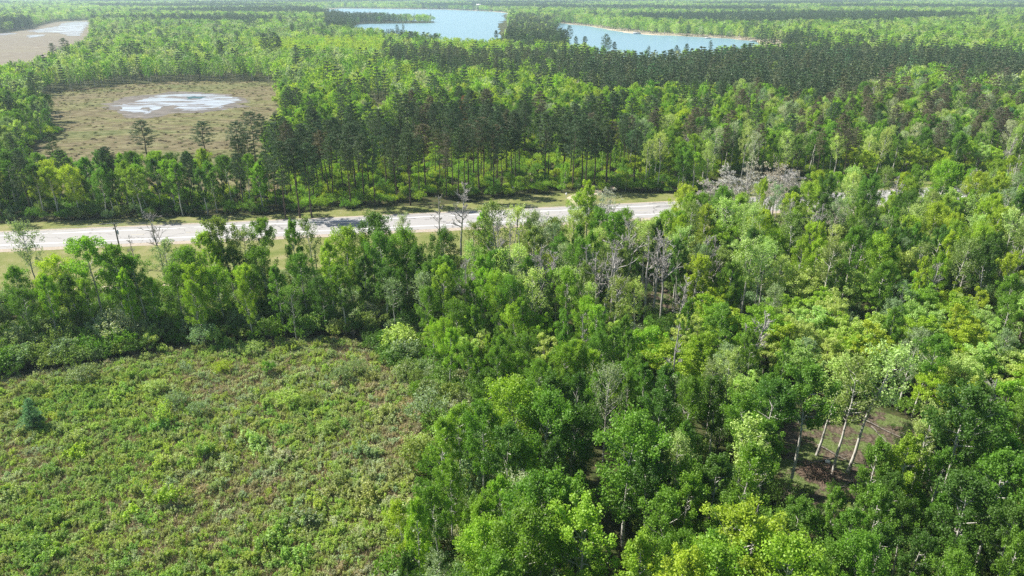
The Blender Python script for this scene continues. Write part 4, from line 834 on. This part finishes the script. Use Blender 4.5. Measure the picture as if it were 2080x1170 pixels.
# ------------------------------------------------------------------ clearing: snag, logs, brush pile, rock
P = G(1258, 1108, 7); t = thing('broken_snag', (P[0], P[1], 0), 'broken brown tree snag with a jagged top beside the young lime aspens', 'snag')
mb = MB(); mb.tube([(0, 0, 0), (.05, .05, 2.4), (.1, 0, 4.8), (.18, .05, 6.6)], [.24, .2, .17, .13], 8); link('trunk', mb.mesh('snag_trunk', [M['pine_bark']]), t)
mb = MB()
for a_ in range(5): mb.tube([(.16+.07*math.cos(a_*1.26), .05+.07*math.sin(a_*1.26), 6.5), (.17+.06*math.cos(a_*1.26), .05+.06*math.sin(a_*1.26), 6.75+.18*(a_ % 3))], [.06, .012], 4)
mb.tube([(.1, 0, 4.2), (.6, -.2, 4.6)], [.05, .02], 5); link('splinters', mb.mesh('splinters', [M['pine_bark']]), t)
logs = [((1745, 850), (1860, 905)), ((1830, 880), (1870, 910)), ((1640, 945), (1720, 925)), ((1770, 868), (1800, 900)), ((1660, 905), (1735, 945)), ((1895, 850), (1950, 870)), ((1905, 915), (1860, 890)), ((1330, 560), (1352, 590)), ((1322, 600), (1362, 612)), ((1690, 1000), (1740, 975))]
ltxt = ['long grey fallen log crossing the sunlit clearing floor', 'short fallen log beside the bare sandy patch', 'fallen log on the far side of the brush pile', 'thin fallen log leaning into the clearing', 'dark fallen log behind the brush pile', 'fallen log in shade beyond the clearing', 'thin log on the bare sandy patch', 'fallen log on the bare ground between the dead trees', 'crosswise log on the bare ground between the dead trees', 'fallen log below the brush pile']
for (p, q), lt in zip(logs, ltxt):
    A_, B_ = G(*p), G(*q); c = (A_+B_)/2; mb = MB(); d = (B_-A_); L = np.linalg.norm(d); pts = [A_-c+d*u_+np.array([0, 0, .15+.06*math.sin(u_*9)]) for u_ in np.linspace(0, 1, 6)]
    mb.tube(pts, np.linspace(.10, .04, 6), 6)
    for k in range(5):
        u_ = rng.uniform(.2, .95); q0 = A_-c+d*u_+np.array([0, 0, .15]); mb.tube([q0, q0+np.array([rng.normal(0, .5), rng.normal(0, .5), rng.uniform(.2, .9)])], [.03, .008], 3)
    o = link('fallen_log', mb.mesh('fallen_log', [M['grey_bark']])); o.location = c; tag(o, lt, 'log', 'fallen logs on the woodland floor')
P = G(1665, 962); mb = MB()
for k in range(420):
    r = rng.uniform(0, 2.1); a_ = rng.uniform(0, 6.28); z = max(.05, .95*(1-(r/2.2)**2))*rng.random(); c = np.array([r*math.cos(a_)*1.25, r*math.sin(a_), z]); d = rng.normal(size=3); d[2] *= .3; d /= np.linalg.norm(d); L = rng.uniform(.4, 1.2)
    q = c+d*L; q[2] = max(q[2], .03); mb.tube([c, (c+q)/2+rng.normal(0, .05, 3), q], [.03, .02, .008], 3)
o = link('brush_pile', mb.mesh('brush_pile', [M['brush_wood']])); o.location = P; tag(o, 'heap of reddish-brown dead branches in the sunlit forest clearing', 'brush pile')
P = G(1681, 940); import bmesh
bm = bmesh.new(); bmesh.ops.create_icosphere(bm, subdivisions=2, radius=.35)
for v in bm.verts: v.co *= rng.uniform(.82, 1.12); v.co.z *= .6
me = bpy.data.meshes.new('pale_rock'); bm.to_mesh(me); bm.free(); me.materials.append(M['rock'])
o = link('pale_rock', me); o.location = (P[0], P[1], .15); tag(o, 'white rounded rock on grass beside the brush pile', 'rock')

# ------------------------------------------------------------------ labels
ORD = 'first second third fourth fifth sixth seventh eighth ninth tenth eleventh twelfth thirteenth fourteenth fifteenth sixteenth seventeenth eighteenth nineteenth twentieth'.split()
ZT = {'treeline': 'roadside row above the field', 'bare': 'woods by the highway', 'budding': 'road bend', 'roadcorner': 'group hiding the road bend', 'nearwood': 'lower wood by the clearing', 'lonepine': 'woods beyond the highway',
      'spruce': 'woods', 'fieldshrub': 'brush field', 'pinestand': 'tall pine stand', 'roadpines': 'strip before the bog', 'roadaspens': 'wood behind the highway', 'plantation': 'plantation before the lake', 'pinebelt': 'pine belt before the lake', 'headland': 'wooded headland', 'leftmid': 'wood behind the bog',
      'bogside': 'wood beside the bog', 'limeband': 'light belt behind pines', 'hillside': 'wood beyond the highway', 'maples': 'maple thicket', 'upperwood': 'upper mixed wood', 'middlewood': 'wood below the road bend', 'limesaplings': 'young aspen thicket', 'lowerwood': 'lower wood',
      'fieldedge': 'shaded field edge', 'woodedge': 'border of field and wood', 'yellowstrip': 'yellow strip', 'peninsula': 'peninsula', 'far': 'far forest'}
GROUPS = {}
for t in TREES:
    n = NAT[t['kind']]; t['sz'] = 'tall' if t['h'] > n*1.03 else ('small' if t['h'] < n*.78 else '')
    GROUPS.setdefault((t['zone'], t['kind'], t['tint'], t['sz']), []).append(t)
ROWS = {2: ['near half', 'far half'], 3: ['near third', 'middle third', 'far third'], 4: ['nearest quarter', 'second quarter', 'third quarter', 'farthest quarter']}
KN = {'aspen': 'aspen', 'birch': 'birch', 'maple': 'maple', 'budding': 'twiggy budding tree', 'pine': 'pine', 'spruce': 'pointed spruce', 'dead': 'leafless tree', 'shrub': 'shrub', 'brush': 'low feathery shrub', 'farbroad': 'broadleaf tree', 'farpine': 'conifer'}
for (zn, kd, tn, sz), L in GROUPS.items():
    L.sort(key=lambda t: t['y']); nrow = min(12, 1+(len(L)-1)//16); per = math.ceil(len(L)/nrow)
    for r in range(nrow):
        R_ = L[r*per:(r+1)*per]; R_.sort(key=lambda t: t['x']/t['y'])
        for i, t in enumerate(R_):
            where = (ORD[r]+' depth band of ' if nrow > 1 else '')+ZT[zn]
            what = ' '.join(x for x in (sz, '' if kd == 'dead' else tn, KN[kd]) if x)
            if kd == 'dead': what += ' with grey branches'
            if len(R_) == 1: lab = f'{what}, the only such one in {where}'
            elif i >= len(ORD): lab = f'{what} deep in {where}'
            else: lab = f'{what}, {ORD[i]} from left, {where}' if i else f'{what}, leftmost, {where}'
            t['label'] = lab; o = t['o']
            if len(lab.split()) > 16: lab = lab.replace(' with grey branches', '').replace(' depth band of', ' band,')
            tag(o, lab, CATN[kd], {'shrub': 'shrubs', 'dead': 'leafless trees'}.get(kd, KN[kd]+'s')+' in the '+ZT[zn])
FIX = {(308, 437): 'leafless tree with flat bare top standing against the highway beside the utility pole'}
for t in TREES:
    if t['zone'] == 'spruce':
        t['o']['label'] = 'narrow dark spruce spire rising above the mixed wood' if t['h'] > 10 else 'lone small blue-green conifer standing in the brush field'

# ------------------------------------------------------------------ haze
m, nt, out = newmat('haze_air'); pv = N(nt, 'ShaderNodeVolumePrincipled'); pv.inputs['Color'].default_value = (.68, .87, 1.0, 1); pv.inputs['Density'].default_value = .00014; pv.inputs['Anisotropy'].default_value = .2
nt.links.new(pv.outputs[0], out.inputs['Volume'])
mb = MB(); mb.box((0, 1900, 29), (14000, 8200, 60)); hz = link('haze', mb.mesh('haze', [m])); hz['kind'] = 'stuff'; hz['label'] = 'pale blue haze over the far forest and lake'
